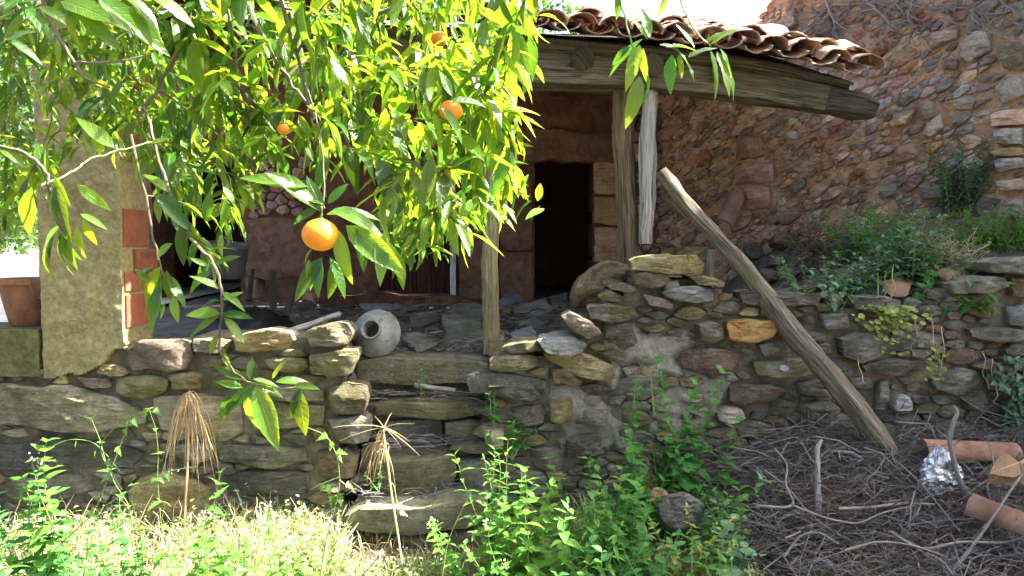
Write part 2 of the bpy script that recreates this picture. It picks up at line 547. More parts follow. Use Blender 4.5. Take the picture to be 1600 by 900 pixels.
# ---------------------------------------------------------------- leaves
def leaf_template(name, wid, prof, curl, fold, ns=5, wave=0., teeth=0):
    vs, uvs = [(0, 0, 0)], [(0, 0)]
    for i in range(1, ns):
        t = i / ns
        w = wid * prof(t)
        y, z = t * (1 - .18 * curl * t), -curl * t * t * .5
        wv = wave * math.sin(t * 11 + wid * 50)
        if teeth: w *= 1 + (.16 if i % 2 else -.14)
        vs += [(-w, y, z + fold * w + wv * w), (0, y, z), (w, y, z + fold * w - wv * w)]
        uvs += [(-1, t), (0, t), (1, t)]
    vs.append((0, 1 - .18 * curl, -curl * .5))
    uvs.append((0, 1))
    fs = [(0, 2, 1), (0, 3, 2)]
    for i in range(ns - 2):
        a = 1 + 3 * i
        fs += [(a, a + 1, a + 4, a + 3), (a + 1, a + 2, a + 5, a + 4)]
    a = 1 + 3 * (ns - 2)
    e = len(vs) - 1
    fs += [(a, a + 1, e), (a + 1, a + 2, e)]
    return dict(name=name, v=np.array(vs, dtype=np.float32), f=fs, uv=uvs, mesh={})
def lanc(t): return (math.sin(pi * t ** .85)) ** .85 * (1 - .25 * t)
def ovat(t): return math.sin(pi * t ** .62) ** .9
def linr(t): return (1 - t) ** .5 * min(1, t * 8)
LT = {
    'lance': [leaf_template('leaf', .128, lanc, c, f, 6, w) for c, f, w in ((.25, .35, .1), (.55, .5, .0), (.9, .3, .15), (.1, .6, .1), (.45, .2, .2))],
    'ovate': [leaf_template('leaf', .27, ovat, c, f, 5, w) for c, f, w in ((.3, .25, .15), (.6, .35, .0), (.1, .2, .2))],
    'nettle': [leaf_template('leaf', .33, ovat, c, f, 8, w, 1) for c, f, w in ((.3, .2, .1), (.6, .3, .0), (.1, .1, .2))],
    'blade': [leaf_template('blade', .022, linr, c, .4, 6) for c in (.2, .7, 1.1)],
    'small': [leaf_template('leaf', .24, ovat, c, .25, 3) for c in (.2, .5)],
    'round': [leaf_template('leaf', .5, lambda t: math.sin(pi * t) ** .5, .15, .1, 5)],
    'lobed': [leaf_template('leaf', .42, lambda t: (1, .95, .45, .75, .35, .5, .2, .2)[min(7, int(t * 8))] * (1 - .3 * t), c, .15, 8) for c in (.2, .6)],
}
def frame(d, n):
    y = Vector(d).normalized()
    z = Vector(n) - y * y.dot(Vector(n))
    if z.length < 1e-3:
        z = Vector((.3, .5, .8)) - y * y.dot(Vector((.3, .5, .8)))
    z.normalize()
    x = y.cross(z)
    m = Matrix((x, y, z)).transposed()
    return m
class Leaves:
    def __init__(s):
        s.items = []          # (template, pos, rot3, scale xyz)
    def add(s, kind, pos, d, n, L, wid=1., ti=None):
        T = LT[kind]
        s.items.append((T[R.randrange(len(T)) if ti is None else ti % len(T)], Vector(pos), frame(d, n), (L * wid, L, L)))
    def merge(s, items, name, mat, parent, kind):
        V, Fc, UV, o = [], [], [], 0
        by = {}
        for it in items:
            by.setdefault(id(it[0]), []).append(it)
        for its in by.values():
            T = its[0][0]
            nv = len(T['v'])
            for (_, p, m, sc) in its:
                A = np.array(m, dtype=np.float32)
                v = (T['v'] * np.array(sc, dtype=np.float32)) @ A.T + np.array(p, dtype=np.float32)
                V.append(v)
                Fc.extend([[i + o for i in f] for f in T['f']])
                o += nv
            fu = [T['uv'][i] for f in T['f'] for i in f]
            UV.extend(fu * len(its))
        V = np.concatenate(V)
        lo, hi = V.min(0), V.max(0)
        c = Vector((float(lo[0] + hi[0]) / 2, float(lo[1] + hi[1]) / 2, float(lo[2])))
        V = V - np.array(c, dtype=np.float32)
        me = bpy.data.meshes.new(name)
        me.from_pydata(V.tolist(), [], Fc)
        me.uv_layers.new(name='UVMap').data.foreach_set('uv', np.array(UV, dtype=np.float32).ravel())
        me.polygons.foreach_set('use_smooth', [True] * len(me.polygons))
        me.materials.append(mat)
        ob = bpy.data.objects.new(name, me)
        link(ob, parent, c)
        if kind: ob['kind'] = kind
        return ob
    def build(s, parent, mat, n_ind=0, name='leaf', rest='foliage', minpx=10):
        ind = []
        if n_ind:
            sc = []
            for k, (T, p, m, z) in enumerate(s.items):
                if p.y < .3: continue
                q = p + m @ Vector((0, z[1] * .5, 0))
                u, v = proj(q)
                L = z[1] * F / q.y
                if -10 < u < 1610 and -10 < v < 910 and L > minpx:
                    sc.append((q.y, -L, k))
            sc.sort(key=lambda a: a[0] + a[1] * .012)
            ind = [k for _, _, k in sc[:n_ind]]
        si = set(ind)
        for k in ind:
            T, p, m, z = s.items[k]
            me = T['mesh'].get(mat.name)
            if me is None:
                me = bpy.data.meshes.new(T['name'])
                me.from_pydata(T['v'].tolist(), [], T['f'])
                me.uv_layers.new(name='UVMap').data.foreach_set('uv', np.array([T['uv'][i] for f in T['f'] for i in f], dtype=np.float32).ravel())
                me.polygons.foreach_set('use_smooth', [True] * len(me.polygons))
                me.materials.append(mat)
                T['mesh'][mat.name] = me
            o = bpy.data.objects.new(name, me)
            link(o, parent, p)
            o.rotation_mode = 'QUATERNION'
            o.rotation_quaternion = m.to_quaternion()
            o.scale = z
        others = [it for k, it in enumerate(s.items) if k not in si]
        if others:
            s.merge(others, rest, mat, parent, 'stuff')
def rv(a=1.):
    return Vector((R.uniform(-a, a), R.uniform(-a, a), R.uniform(-a, a)))
UP = Vector((0, 0, 1))

# ---------------------------------------------------------------- rubble masonry
class Plane:
    def __init__(s, O, U, V, N):
        s.O, s.U, s.V, s.N = Vector(O), Vector(U).normalized(), Vector(V).normalized(), Vector(N).normalized()
    def at(s, u, v, d=0.):
        return s.O + s.U * u + s.V * v + s.N * d
    def px(s, x, y):
        r = ray(x, y)
        c = Vector((0, 0, CZ))
        k = (s.O - c).dot(s.N) / r.dot(s.N)
        q = c + r * k - s.O
        return q.dot(s.U), q.dot(s.V)

def area(p):
    return abs(sum(p[i][0] * p[i - 1][1] - p[i - 1][0] * p[i][1] for i in range(len(p)))) / 2
def stone(mb, poly, pl, back=.2, bulge=.03, lift=0., seed=None, taper=.85, rough=1., tilt=.18):
    sd = seed if seed is not None else R.random() * 500
    n = len(poly)
    per = sum(math.dist(poly[i], poly[i - 1]) for i in range(n))
    step = max(.022, per / 22)
    pts = []
    for i in range(n):
        a, b = poly[i], poly[(i + 1) % n]
        L = math.dist(a, b)
        k = max(1, round(L / step))
        for j in range(k):
            t = j / k
            pts.append((a[0] + (b[0] - a[0]) * t, a[1] + (b[1] - a[1]) * t))
    # soften corners
    m = len(pts)
    pts = [((pts[i - 1][0] + 9 * pts[i][0] + pts[(i + 1) % m][0]) / 11, (pts[i - 1][1] + 9 * pts[i][1] + pts[(i + 1) % m][1]) / 11) for i in range(m)]
    size = math.sqrt(area(poly))
    amp = .075 * size * rough
    q = 2.2 / max(size, .05)
    pts = [(a + amp * (noise.noise(Vector((a * q, b * q, sd))) + .45 * noise.noise(Vector((a * q * 3, b * q * 3, sd)))), b + amp * (noise.noise(Vector((a * q, b * q, sd + 40))) + .45 * noise.noise(Vector((a * q * 3, b * q * 3, sd + 40))))) for a, b in pts]
    cu = sum(a for a, b in pts) / m
    cv = sum(b for a, b in pts) / m
    tu, tv = R.uniform(-tilt, tilt), R.uniform(-tilt * 1.2, tilt * .8)
    bul = min(bulge, size * .28)
    rz_ = size * .5
    fac = [(math.cos(f), math.sin(f), R.uniform(.2, .8) * rough, rz_ * R.uniform(.1, .8)) for f in [R.uniform(0, 2 * pi) for _ in range(5)]]
    def h(a, b, k):
        cut = max(s_ * max(0, (a - cu) * c_ + (b - cv) * d_ - o_) for c_, d_, s_, o_ in fac)
        k = max(-.4, k - min(cut / bul, 1.5)) if k > 0 else k
        s1 = noise.noise(Vector((a * 9, b * 16, sd))) * .7 + noise.noise(Vector((a * 20, b * 60, sd + 9))) * .6 + noise.noise(Vector((a * 45, b * 60, sd + 3))) * .3
        return lift + bul * k + tu * (a - cu) + tv * (b - cv) + bul * .6 * s1 * rough
    vs, fs = [], []
    rings = [(taper, None), (1.0, -.15), (.985, .62), (.945, .95), (.8, 1.), (.6, 1.02), (.4, 1.03), (.2, 1.04)]
    for s_, k in rings:
        for a, b in pts:
            x, y = cu + (a - cu) * s_, cv + (b - cv) * s_
            d = -back if k is None else (h(x, y, k) if k > 0 else lift - bul * .6 + tu * (x - cu) + tv * (y - cv))
            vs.append(pl.at(x, y, d))
    vs.append(pl.at(cu, cv, h(cu, cv, 1.02)))
    for r_ in range(len(rings) - 1):
        for i in range(m):
            j = (i + 1) % m
            fs.append([r_ * m + i, r_ * m + j, (r_ + 1) * m + j, (r_ + 1) * m + i])
    e = len(vs) - 1
    b0 = (len(rings) - 1) * m
    for i in range(m):
        fs.append([b0 + i, b0 + (i + 1) % m, e])
    # orientation: ccw in (u,v) with N = U x V
    s = sum(pts[i - 1][0] * pts[i][1] - pts[i][0] * pts[i - 1][1] for i in range(m))
    if (s > 0) != (pl.U.cross(pl.V).dot(pl.N) > 0):
        fs = [f[::-1] for f in fs]
    mb.add(vs, fs)

def clip(poly, nx, ny, c):
    out = []
    m = len(poly)
    for i in range(m):
        a, b = poly[i], poly[(i + 1) % m]
        da, db = a[0] * nx + a[1] * ny - c, b[0] * nx + b[1] * ny - c
        if da <= 0: out.append(a)
        if (da < 0 < db) or (db < 0 < da):
            t = da / (da - db)
            out.append((a[0] + (b[0] - a[0]) * t, a[1] + (b[1] - a[1]) * t))
    return out

def masonry(parent, pl, inside, bbox, keys, radii, asp, pick, cap=300, gap=.008, back=.2, bulge=.03, shear=0., scale_at=None, minr=.03, tries=9000, stuff_mat=None, lift=0.):
    """stones of an irregular wall: keys are outlines seen one by one, the rest is packed between them"""
    keyp = [k[0] for k in keys]
    S = lambda u, v: (u, (v - shear * u) * asp)
    I = lambda x, y: (x, y / asp + shear * x)
    C, W_, D = [], [], []
    r0 = minr
    for poly in keyp:
        us = [p[0] for p in poly]; vs = [p[1] for p in poly]
        q = r0 * .8
        u = min(us)
        while u <= max(us):
            v = min(vs)
            while v <= max(vs):
                if inpoly(u, v, poly):
                    C.append(S(u, v)); W_.append(r0 * .5); D.append(True)
                v += q / asp
            u += q
        m = len(poly)
        for i in range(m):
            a, b = poly[i], poly[(i + 1) % m]
            L = math.dist(S(*a), S(*b))
            for j in range(max(1, int(L / (q * .7)))):
                t = j / max(1, int(L / (q * .7)))
                C.append(S(a[0] + (b[0] - a[0]) * t, a[1] + (b[1] - a[1]) * t)); W_.append(r0 * .45); D.append(True)
    cs = np.zeros((20000, 2)); ws = np.zeros(20000)
    n = len(C)
    cs[:n] = C if n else np.zeros((0, 2)); ws[:n] = W_
    u0, u1, v0, v1 = bbox
    def put(r, extra):
        nonlocal n
        u, v = R.uniform(u0, u1), R.uniform(v0, v1)
        if scale_at: r *= scale_at(u, v)
        x, y = S(u, v)
        if n:
            dd = np.hypot(cs[:n, 0] - x, cs[:n, 1] - y) - .86 * (ws[:n] + r)
            if dd.min() < 0: return False
        cs[n] = (x, y); ws[n] = r; D.append(not inside(u, v))
        n += 1
        return True
    for r, cnt in radii:
        c = t = 0
        while c < cnt and t < cnt * 30:
            t += 1
            c += put(r, None)
    fails = 0
    while fails < tries and n < 19000:
        fails = 0 if put(minr * R.uniform(.8, 1.5), None) else fails + 1
        if fails == 0: pass
    cells = []
    for i in range(n):
        if D[i]: continue
        x, y = cs[i]
        r = ws[i] * 2.6 + minr * 1.5
        poly = [(x - r, y - r), (x + r, y - r), (x + r, y + r), (x - r, y + r)]
        d = np.hypot(cs[:n, 0] - x, cs[:n, 1] - y)
        for j in np.argsort(d)[1:40]:
            if d[j] > 2.4 * r + ws[j] * 2: break
            X, Y = cs[j]
            nx, ny = X - x, Y - y
            c = (X * X + Y * Y - ws[j] ** 2 - x * x - y * y + ws[i] ** 2) / 2
            poly = clip(poly, nx, ny, c)
            if len(poly) < 3: break
        if len(poly) < 3: continue
        poly = [I(*p) for p in poly]
        A = area(poly)
        if A < .00022: continue
        cu = sum(p[0] for p in poly) / len(poly); cv = sum(p[1] for p in poly) / len(poly)
        k = 1 - gap / math.sqrt(A) * R.uniform(.6, 1.6)
        poly = [(cu + (p[0] - cu) * k, cv + (p[1] - cv) * k) for p in poly]
        # drop very short edges
        q = [p for a, p in enumerate(poly) if math.dist(p, poly[a - 1]) > .2 * math.sqrt(A)]
        if len(q) >= 3: cells.append((A, q, cu, cv))
    for poly, mat, lf, bu in keys:
        mb = MB()
        stone(mb, poly, pl, back, bu, lf + .012, tilt=.06)
        mb.build('stone', M[mat], parent, True, 38)
    cells.sort(key=lambda a: -a[0])
    vis, rest = [], []
    for c in cells:
        u, v = proj(pl.at(c[2], c[3]))
        (vis if -30 < u < 1630 and -30 < v < 930 and len(vis) < cap - len(keys) else rest).append(c)
    for A, poly, cu, cv in vis:
        mb = MB()
        stone(mb, poly, pl, back, bulge * R.uniform(.7, 1.4), lift + R.uniform(-.016, .012))
        mb.build('stone', M[pick(cu, cv)], parent, True, 38)
    by = {}
    for A, poly, cu, cv in rest:
        k = pick(cu, cv)
        by.setdefault(k, MB())
        stone(by[k], poly, pl, back * .6, bulge, lift + R.uniform(-.02, .005))
    for k, mb in by.items():
        mb.build('small_stones', M[k], parent, True, 38, kind='stuff')

def slab_sheet(name, pl, inside, bbox, step, depth, thick, mat, parent, amp=.02, fr=6., fn=None):
    """a thick rough core: displaced front, flat back, closed rim"""
    u0, u1, v0, v1 = bbox
    nu, nv = int((u1 - u0) / step) + 1, int((v1 - v0) / step) + 1
    vid, vs, fs = {}, [], []
    def vert(i, j, b):
        k = (i, j, b)
        if k not in vid:
            u, v = u0 + i * step, v0 + j * step
            p = pl.at(u, v, -thick) if b else pl.at(u, v, depth)
            if not b:
                e = fn(u, v) if fn else 0
                p = p + pl.N * (amp * fbm(p * fr, 4) * 2 + e)
            vid[k] = len(vs); vs.append(p)
        return vid[k]
    ok = lambda i, j: 0 <= i < nu and 0 <= j < nv and inside(u0 + (i + .5) * step, v0 + (j + .5) * step)
    for i in range(nu):
        for j in range(nv):
            if not ok(i, j): continue
            fs.append([vert(i, j, 0), vert(i + 1, j, 0), vert(i + 1, j + 1, 0), vert(i, j + 1, 0)])
            fs.append([vert(i, j + 1, 1), vert(i + 1, j + 1, 1), vert(i + 1, j, 1), vert(i, j, 1)])
            for (di, dj, a, b) in ((-1, 0, (i, j + 1), (i, j)), (1, 0, (i + 1, j), (i + 1, j + 1)), (0, -1, (i, j), (i + 1, j)), (0, 1, (i + 1, j + 1), (i, j + 1))):
                if not ok(i + di, j + dj):
                    fs.append([vert(*b, 0), vert(*a, 0), vert(*a, 1), vert(*b, 1)])
    if pl.U.cross(pl.V).dot(pl.N) < 0: fs = [f[::-1] for f in fs]
    mb = MB().add(vs, fs)
    return mb.build(name, mat, parent, True, 50)

# ---------------------------------------------------------------- the lie of the land
def ground(x, y):
    z = .05 + .10 * sm(3.4, 4.6, y)
    z += (.44 * sm(.7, 1.9, x)) * sm(2.9, 4.5, y)
    z += .10 * math.exp(-((x - .75) / .5) ** 2) * sm(3.3, 4.5, y)
    if y < 5.2 and abs(x) < 6:
        z += .06 * fbm((x * 1.7, y * 1.7, 3), 3)
    return z
def terrace(x, y):
    # the earth behind the wall
    yf, y = y, min(y, 8.6)
    z = 1.12 + .042 * (y - 4.8)
    z += .40 * sm(1.2, 1.8, x) * (1 - sm(5.2, 6.5, y)) + sm(1.7, 3.1, x) * (.15 + .42 * (y - 4.8))
    y = yf
    z += .10 * sm(9.5, 14, y) + .22 * sm(14, 40, y)
    if abs(x) < 6 and y < 9:
        z += .05 * fbm((x * 2.3, y * 2.3, 8), 3)
    return z
def sheet(name, fn, xs, ys, mat):
    vs = [(x, max(y, 4.93) if (name == 'terrace_ground' and -1.05 < x < -.08) else y, fn(x, y)) for y in ys for x in xs]
    n = len(xs)
    fs = [[j * n + i, j * n + i + 1, (j + 1) * n + i + 1, (j + 1) * n + i] for j in range(len(ys) - 1) for i in range(n - 1)]
    o = MB().add(vs, fs).build(name, mat, None, True)
    tag(o, None, None, None, 'structure')
    return o
fx = [-600, -120, -40, -15, -9] + [-6 + .1 * i for i in range(121)] + [9, 15, 40, 120, 600]
sheet('ground', ground, fx, [-60, -15, -4, 0, 1.2] + [1.6 + .08 * i for i in range(42)] + [5.4, 8, 20, 60, 200, 900], M['soil'])
tf = [-120, -40, -22, -14, -9] + [-6 + .1 * i for i in range(121)]
sheet('terrace_ground', terrace, tf, [4.66 + .1 * i for i in range(44)] + [9.5, 10.5, 12, 14, 18, 25, 40, 70, 120], M['terrace'])
# ---------------------------------------------------------------- yard at the far left
sheet('yard', lambda x, y: terrace(x, y) + .03 + .4 * sm(9, 22, y), [-60, -30, -18, -12, -9, -7.5, -6.2, -5.2, -4.4, -3.6], [4.95, 5.4, 6, 7, 8, 9.5, 11, 13, 16, 20, 26], M['gravel'])

# ---------------------------------------------------------------- front retaining wall, left of the steps
YW = 4.5
FW = Plane((0, YW, 0), (1, 0, 0), (0, 0, 1), (0, -1, 0))
def prof(px):
    return [FW.px(x, y) for x, y in px]
topL = prof([(-900, 530), (60, 530), (190, 528), (240, 527), (330, 522), (400, 516), (490, 510), (570, 508)])
uL1 = FW.px(563, 600)[0]
uR0 = FW.px(762, 600)[0]
topR = prof([(750, 566), (800, 556), (850, 545), (880, 520), (920, 492), (940, 472), (980, 440), (1000, 424), (1090, 420), (1125, 446), (1150, 458), (1280, 464), (1400, 470), (1455, 455), (1500, 432), (1560, 422), (1600, 405), (2300, 395)])
tl = thing('retaining_wall', (-2.4, YW, 0), 'mossy drystone terrace wall left of the stone steps, below the rendered pillar', 'wall')
uP1, vP0 = FW.px(196, 584)
inL = lambda u, v: u < uL1 and -.15 < v < interp(topL, u) and not (u < uP1 and v > vP0 + .10 * sm(uP1 - .28, uP1, u))
slab_sheet('wall_core', FW, lambda u, v: u < uL1 - .13 and v < interp(topL, u) - .045, (-6, uL1, -.3, 1.5), .06, -.022, .42, M['dark_earth'], tl, .015, 9)
KL = [
 ('brown', [(197, 545), (222, 531), (300, 530), (304, 556), (292, 577), (205, 577)], .015),
 ('olive', [(-30, 600), (40, 598), (110, 606), (190, 624), (228, 638), (236, 653), (160, 668), (60, 667), (-30, 656)], .03),
 ('olive', [(180, 591), (230, 585), (266, 590), (262, 612), (228, 623), (186, 611)], .01),
 ('ochre', [(240, 622), (300, 614), (372, 620), (380, 676), (340, 690), (258, 665)], .015),
 ('olive', [(340, 696), (420, 694), (480, 699), (486, 718), (440, 728), (348, 718)], .04),
 ('olive', [(392, 637), (450, 630), (512, 633), (506, 664), (440, 668), (396, 670)], .01),
 ('ochre', [(366, 522), (410, 515), (456, 516), (464, 530), (450, 549), (372, 548)], .02),
 ('olive', [(484, 515), (515, 502), (546, 503), (556, 516), (548, 536), (492, 541)], .05),
 ('olive', [(486, 552), (530, 543), (560, 544), (563, 560), (546, 586), (490, 582)], .05),
 ('olive', [(411, 559), (450, 556), (482, 562), (488, 573), (460, 581), (420, 575)], .01),
 ('ochre', [(266, 584), (300, 580), (316, 585), (312, 607), (272, 608)], 0.),
 ('olive', [(302, 530), (345, 528), (362, 532), (358, 549), (306, 549)], .005),
 ('ochre', [(214, 762), (228, 740), (262, 734), (300, 744), (332, 760), (330, 792), (296, 808), (240, 806), (220, 790)], .08),
 ('olive', [(516, 602), (545, 596), (574, 604), (578, 628), (566, 646), (522, 640)], .03),
 ('slate', [(516, 651), (560, 648), (578, 655), (578, 690), (530, 692)], .02),
 ('slate', [(-20, 692), (60, 686), (170, 690), (228, 704), (204, 730), (80, 731), (-20, 738)], .01),
 ('slate', [(60, 672), (130, 672), (200, 668), (214, 684), (140, 686), (64, 684)], 0.),
 ('brown', [(120, 590), (170, 590), (176, 606), (134, 605)], 0.),
 ('olive', [(330, 580), (390, 578), (404, 592), (380, 604), (334, 604)], .0),
 ('olive', [(390, 606), (450, 600), (506, 606), (508, 626), (450, 626), (394, 630)], .01),
 ('slate', [(250, 690), (330, 694), (336, 720), (262, 722)], .0),
 ('slate', [(345, 740), (420, 732), (480, 738), (486, 770), (400, 780), (350, 772)], .0),
 ('brown', [(495, 700), (540, 700), (560, 712), (556, 745), (502, 750)], .0),
 ('olive', [(420, 548), (470, 545), (482, 556), (440, 556)], .0),
 ('slate', [(20, 745), (120, 740), (150, 765), (60, 790), (10, 775)], .0),
]
cvt = lambda K, pl: [([pl.px(*q) for q in poly], m, lf, .035) for m, poly, lf in K]
pickL = lambda u, v: R.choice(['olive', 'olive', 'slate', 'slate', 'ochre', 'brown'])
masonry(tl, FW, inL, (-4.1, uL1 + .2, -.1, 1.45), cvt(KL, FW), [(.2, 10), (.14, 34), (.10, 60)], 2.5, pickL, 300, .004, .18, .028, minr=.055, tries=700)
# wall end beside the steps (stones seen from the side)
EP = Plane((uL1 - .12, YW, 0), (0, 1, 0), (0, 0, 1), (1, 0, 0))
masonry(tl, EP, lambda u, v: .05 < u < .5 and .2 < v < 1.33, (0, .5, .1, 1.4), [], [(.1, 6)], 1.9, pickL, 40, .007, .1, .02, minr=.06, tries=300)

# ---------------------------------------------------------------- front retaining wall, right of the steps
tr_ = thing('retaining_wall', (1.4, YW, 0), 'drystone terrace wall right of the steps, tallest stub topped by a flat slab', 'wall')
inR = lambda u, v: u > uR0 and -.1 < v < interp(topR, u)
slab_sheet('wall_core', FW, lambda u, v: u > uR0 + .05 and v < interp(topR, u) - .045, (uR0, 6, -.3, 2.0), .06, -.022, .42, M['dark_earth'], tr_, .015, 9)
KR = [
 ('olive', [(764, 560), (800, 550), (840, 555), (841, 570), (806, 579), (766, 577)], .05),
 ('olive', [(784, 540), (815, 532), (842, 531), (845, 545), (800, 553)], .05),
 ('pale', [(838, 530), (870, 522), (897, 523), (916, 535), (906, 550), (888, 552), (852, 546)], .09),
 ('ochre', [(848, 548), (880, 552), (912, 551), (958, 570), (960, 590), (950, 597), (904, 585), (856, 562)], .05),
 ('ochre', [(862, 577), (886, 571), (908, 574), (915, 590), (900, 602), (866, 597)], .03),
 ('ochre', [(859, 619), (880, 617), (896, 621), (893, 658), (860, 657)], .02),
 ('slate', [(896, 641), (925, 637), (949, 640), (947, 661), (897, 661)], .01),
 ('ochre', [(906, 619), (926, 616), (938, 618), (938, 631), (914, 632)], .01),
 ('slate', [(830, 699), (858, 697), (880, 702), (876, 734), (834, 730)], .01),
 ('slate', [(728, 584), (770, 580), (812, 584), (856, 592), (852, 610), (800, 618), (732, 612)], .01),
 ('beige', [(874, 491), (890, 487), (916, 496), (935, 510), (938, 520), (918, 527), (888, 510)], .10),
 ('ochre', [(978, 406), (1005, 398), (1040, 396), (1085, 400), (1098, 412), (1092, 428), (1030, 428), (984, 420)], .08),
 ('ochre', [(990, 424), (1040, 428), (1050, 442), (1020, 452), (992, 444)], .04),
 ('pale', [(1030, 458), (1045, 446), (1080, 446), (1108, 452), (1111, 468), (1080, 473), (1046, 468)], .07),
 ('ochre', [(1070, 431), (1110, 431), (1130, 440), (1126, 448), (1086, 444)], .06),
 ('beige', [(1000, 458), (1030, 464), (1049, 474), (1044, 484), (1010, 474)], .06),
 ('beige', [(1036, 440), (1056, 438), (1064, 456), (1050, 464), (1036, 458)], .03),
 ('orange', [(1133, 501), (1164, 496), (1204, 498), (1212, 510), (1200, 524), (1166, 533), (1134, 529)], .06),
 ('olive', [(1088, 506), (1108, 501), (1126, 506), (1128, 528), (1110, 535), (1092, 530)], .05),
 ('olive', [(1172, 563), (1230, 559), (1280, 558), (1284, 577), (1240, 586), (1180, 587)], .05),
 ('brown', [(1134, 602), (1168, 596), (1208, 600), (1230, 607), (1206, 620), (1160, 632), (1136, 622)], .05),
 ('slate', [(1302, 528), (1336, 517), (1362, 520), (1382, 535), (1372, 554), (1338, 564), (1308, 554)], .05),
 ('slate', [(1342, 568), (1390, 560), (1448, 563), (1450, 574), (1404, 584), (1346, 580)], .04),
 ('quartz', [(1388, 632), (1398, 612), (1410, 614), (1420, 637), (1390, 639)], .05),
 ('slate', [(1442, 662), (1490, 655), (1530, 666), (1532, 690), (1446, 690)], .04),
 ('slate', [(1452, 590), (1490, 572), (1520, 580), (1526, 596), (1490, 616), (1456, 606)], .04),
 ('slate', [(1500, 622), (1530, 610), (1542, 628), (1530, 638), (1504, 636)], .03),
 ('slate', [(1506, 514), (1550, 510), (1606, 516), (1606, 530), (1540, 532), (1510, 526)], .05),
 ('pale', [(1570, 478), (1606, 472), (1606, 510), (1572, 506)], .02),
 ('slate', [(1150, 455), (1210, 456), (1282, 460), (1276, 474), (1200, 478), (1156, 472)], .06),
 ('slate', [(1322, 463), (1370, 461), (1404, 467), (1402, 484), (1330, 483)], .05),
 ('slate', [(1478, 442), (1520, 430), (1564, 432), (1566, 448), (1530, 458), (1482, 458)], .05),
 ('slate', [(1530, 410), (1570, 404), (1612, 400), (1612, 430), (1560, 426), (1534, 424)], .05),
 ('brown', [(1574, 434), (1612, 434), (1612, 466), (1576, 464)], .01),
 ('beige', [(1116, 640), (1134, 632), (1156, 636), (1160, 648), (1142, 658), (1120, 654)], .06),
 ('olive', [(914, 480), (950, 474), (985, 478), (996, 494), (960, 503), (920, 498)], .05),
 ('olive', [(1002, 512), (1030, 505), (1040, 512), (1020, 520)], .02),
 ('slate', [(940, 500), (985, 506), (994, 530), (976, 546), (944, 530)], .03),
 ('slate', [(1180, 535), (1225, 530), (1235, 552), (1190, 556)], .02),
 ('brown', [(1060, 545), (1110, 540), (1150, 548), (1154, 572), (1110, 590), (1064, 575)], .03),
 ('slate', [(1280, 490), (1320, 488), (1324, 512), (1284, 514)], .02),
 ('slate', [(1240, 596), (1290, 590), (1320, 600), (1300, 616), (1246, 616)], .02),
 ('slate', [(1370, 600), (1384, 590), (1380, 640), (1364, 640)], .02),
 ('slate', [(800, 636), (846, 630), (850, 660), (806, 664)], .01),
 ('slate', [(790, 600), (830, 596), (846, 622), (800, 630)], .01),
 ('slate', [(880, 680), (935, 676), (944, 705), (890, 716)], .01),
]
def pickR(u, v):
    x, y = proj((u, YW, v))
    if x > 1230: return R.choice(['slate', 'slate', 'slate', 'brown', 'olive'])
    if x > 1080: return R.choice(['olive', 'brown', 'beige', 'slate', 'ochre'])
    return R.choice(['olive', 'slate', 'slate', 'ochre', 'olive'])
masonry(tr_, FW, inR, (uR0 - .1, 4.0, .1, 1.95), cvt(KR, FW), [(.18, 16), (.13, 60), (.09, 110)], 2.4, pickR, 300, .004, .24, .028, minr=.05, tries=800)
SP = Plane((uR0, YW, 0), (0, 1, 0), (0, 0, 1), (-1, 0, 0))
masonry(tr_, SP, lambda u, v: .05 < u < .5 and .25 < v < 1.1, (0, .5, .2, 1.15), [], [(.1, 6)], 1.8, pickR, 30, .007, .1, .02, minr=.06, tries=300)
# patches of grey mortar smeared over the stub, thinning out at their edges
def edge_d(u, v, poly):
    best = 9.
    for i in range(len(poly)):
        (ax, ay), (bx, by) = poly[i - 1], poly[i]
        dx, dy = bx - ax, by - ay
        t = min(1, max(0, ((u - ax) * dx + (v - ay) * dy) / (dx * dx + dy * dy)))
        best = min(best, math.hypot(u - ax - dx * t, v - ay - dy * t))
    return best
def thin(poly):
    return lambda u, v: -.055 * (1 - sm(-.02, .07, edge_d(u, v, poly) + .03 * noise.noise(Vector((u * 16, v * 16, 2)))))
mp = [FW.px(*q) for q in [(935, 525), (960, 505), (1000, 512), (1030, 525), (1078, 512), (1084, 545), (1060, 560), (1080, 590), (1040, 600), (1000, 570), (975, 575), (960, 610), (935, 600), (965, 560)]]
slab_sheet('mortar_patch', FW, lambda u, v: inpoly(u + .03 * noise.noise(Vector((u * 14, v * 14, 1))), v + .03 * noise.noise(Vector((u * 14, v * 14, 5))), mp), (.4, 1.3, .9, 1.6), .012, .032, .08, M['grey_mortar'], tr_, .024, 9, thin(mp))
for k_, mpx in enumerate(([(1040, 530), (1110, 545), (1150, 600), (1120, 660), (1060, 690), (1000, 680), (1020, 610), (1060, 590)], [(860, 600), (900, 590), (960, 640), (990, 700), (900, 720), (870, 680), (850, 640)], [(770, 575), (860, 570), (870, 600), (800, 600)])):
    mq = [FW.px(*q) for q in mpx]
    slab_sheet('mortar_patch', FW, lambda u, v: inpoly(u + .05 * noise.noise(Vector((u * 11, v * 11, 1))), v + .05 * noise.noise(Vector((u * 11, v * 11, 5))), mq), (min(q[0] for q in mq) - .05, max(q[0] for q in mq) + .05, min(q[1] for q in mq) - .05, max(q[1] for q in mq) + .05), .014, .018, .06, M['grey_mortar'], tr_, .024, 9, thin(mq))
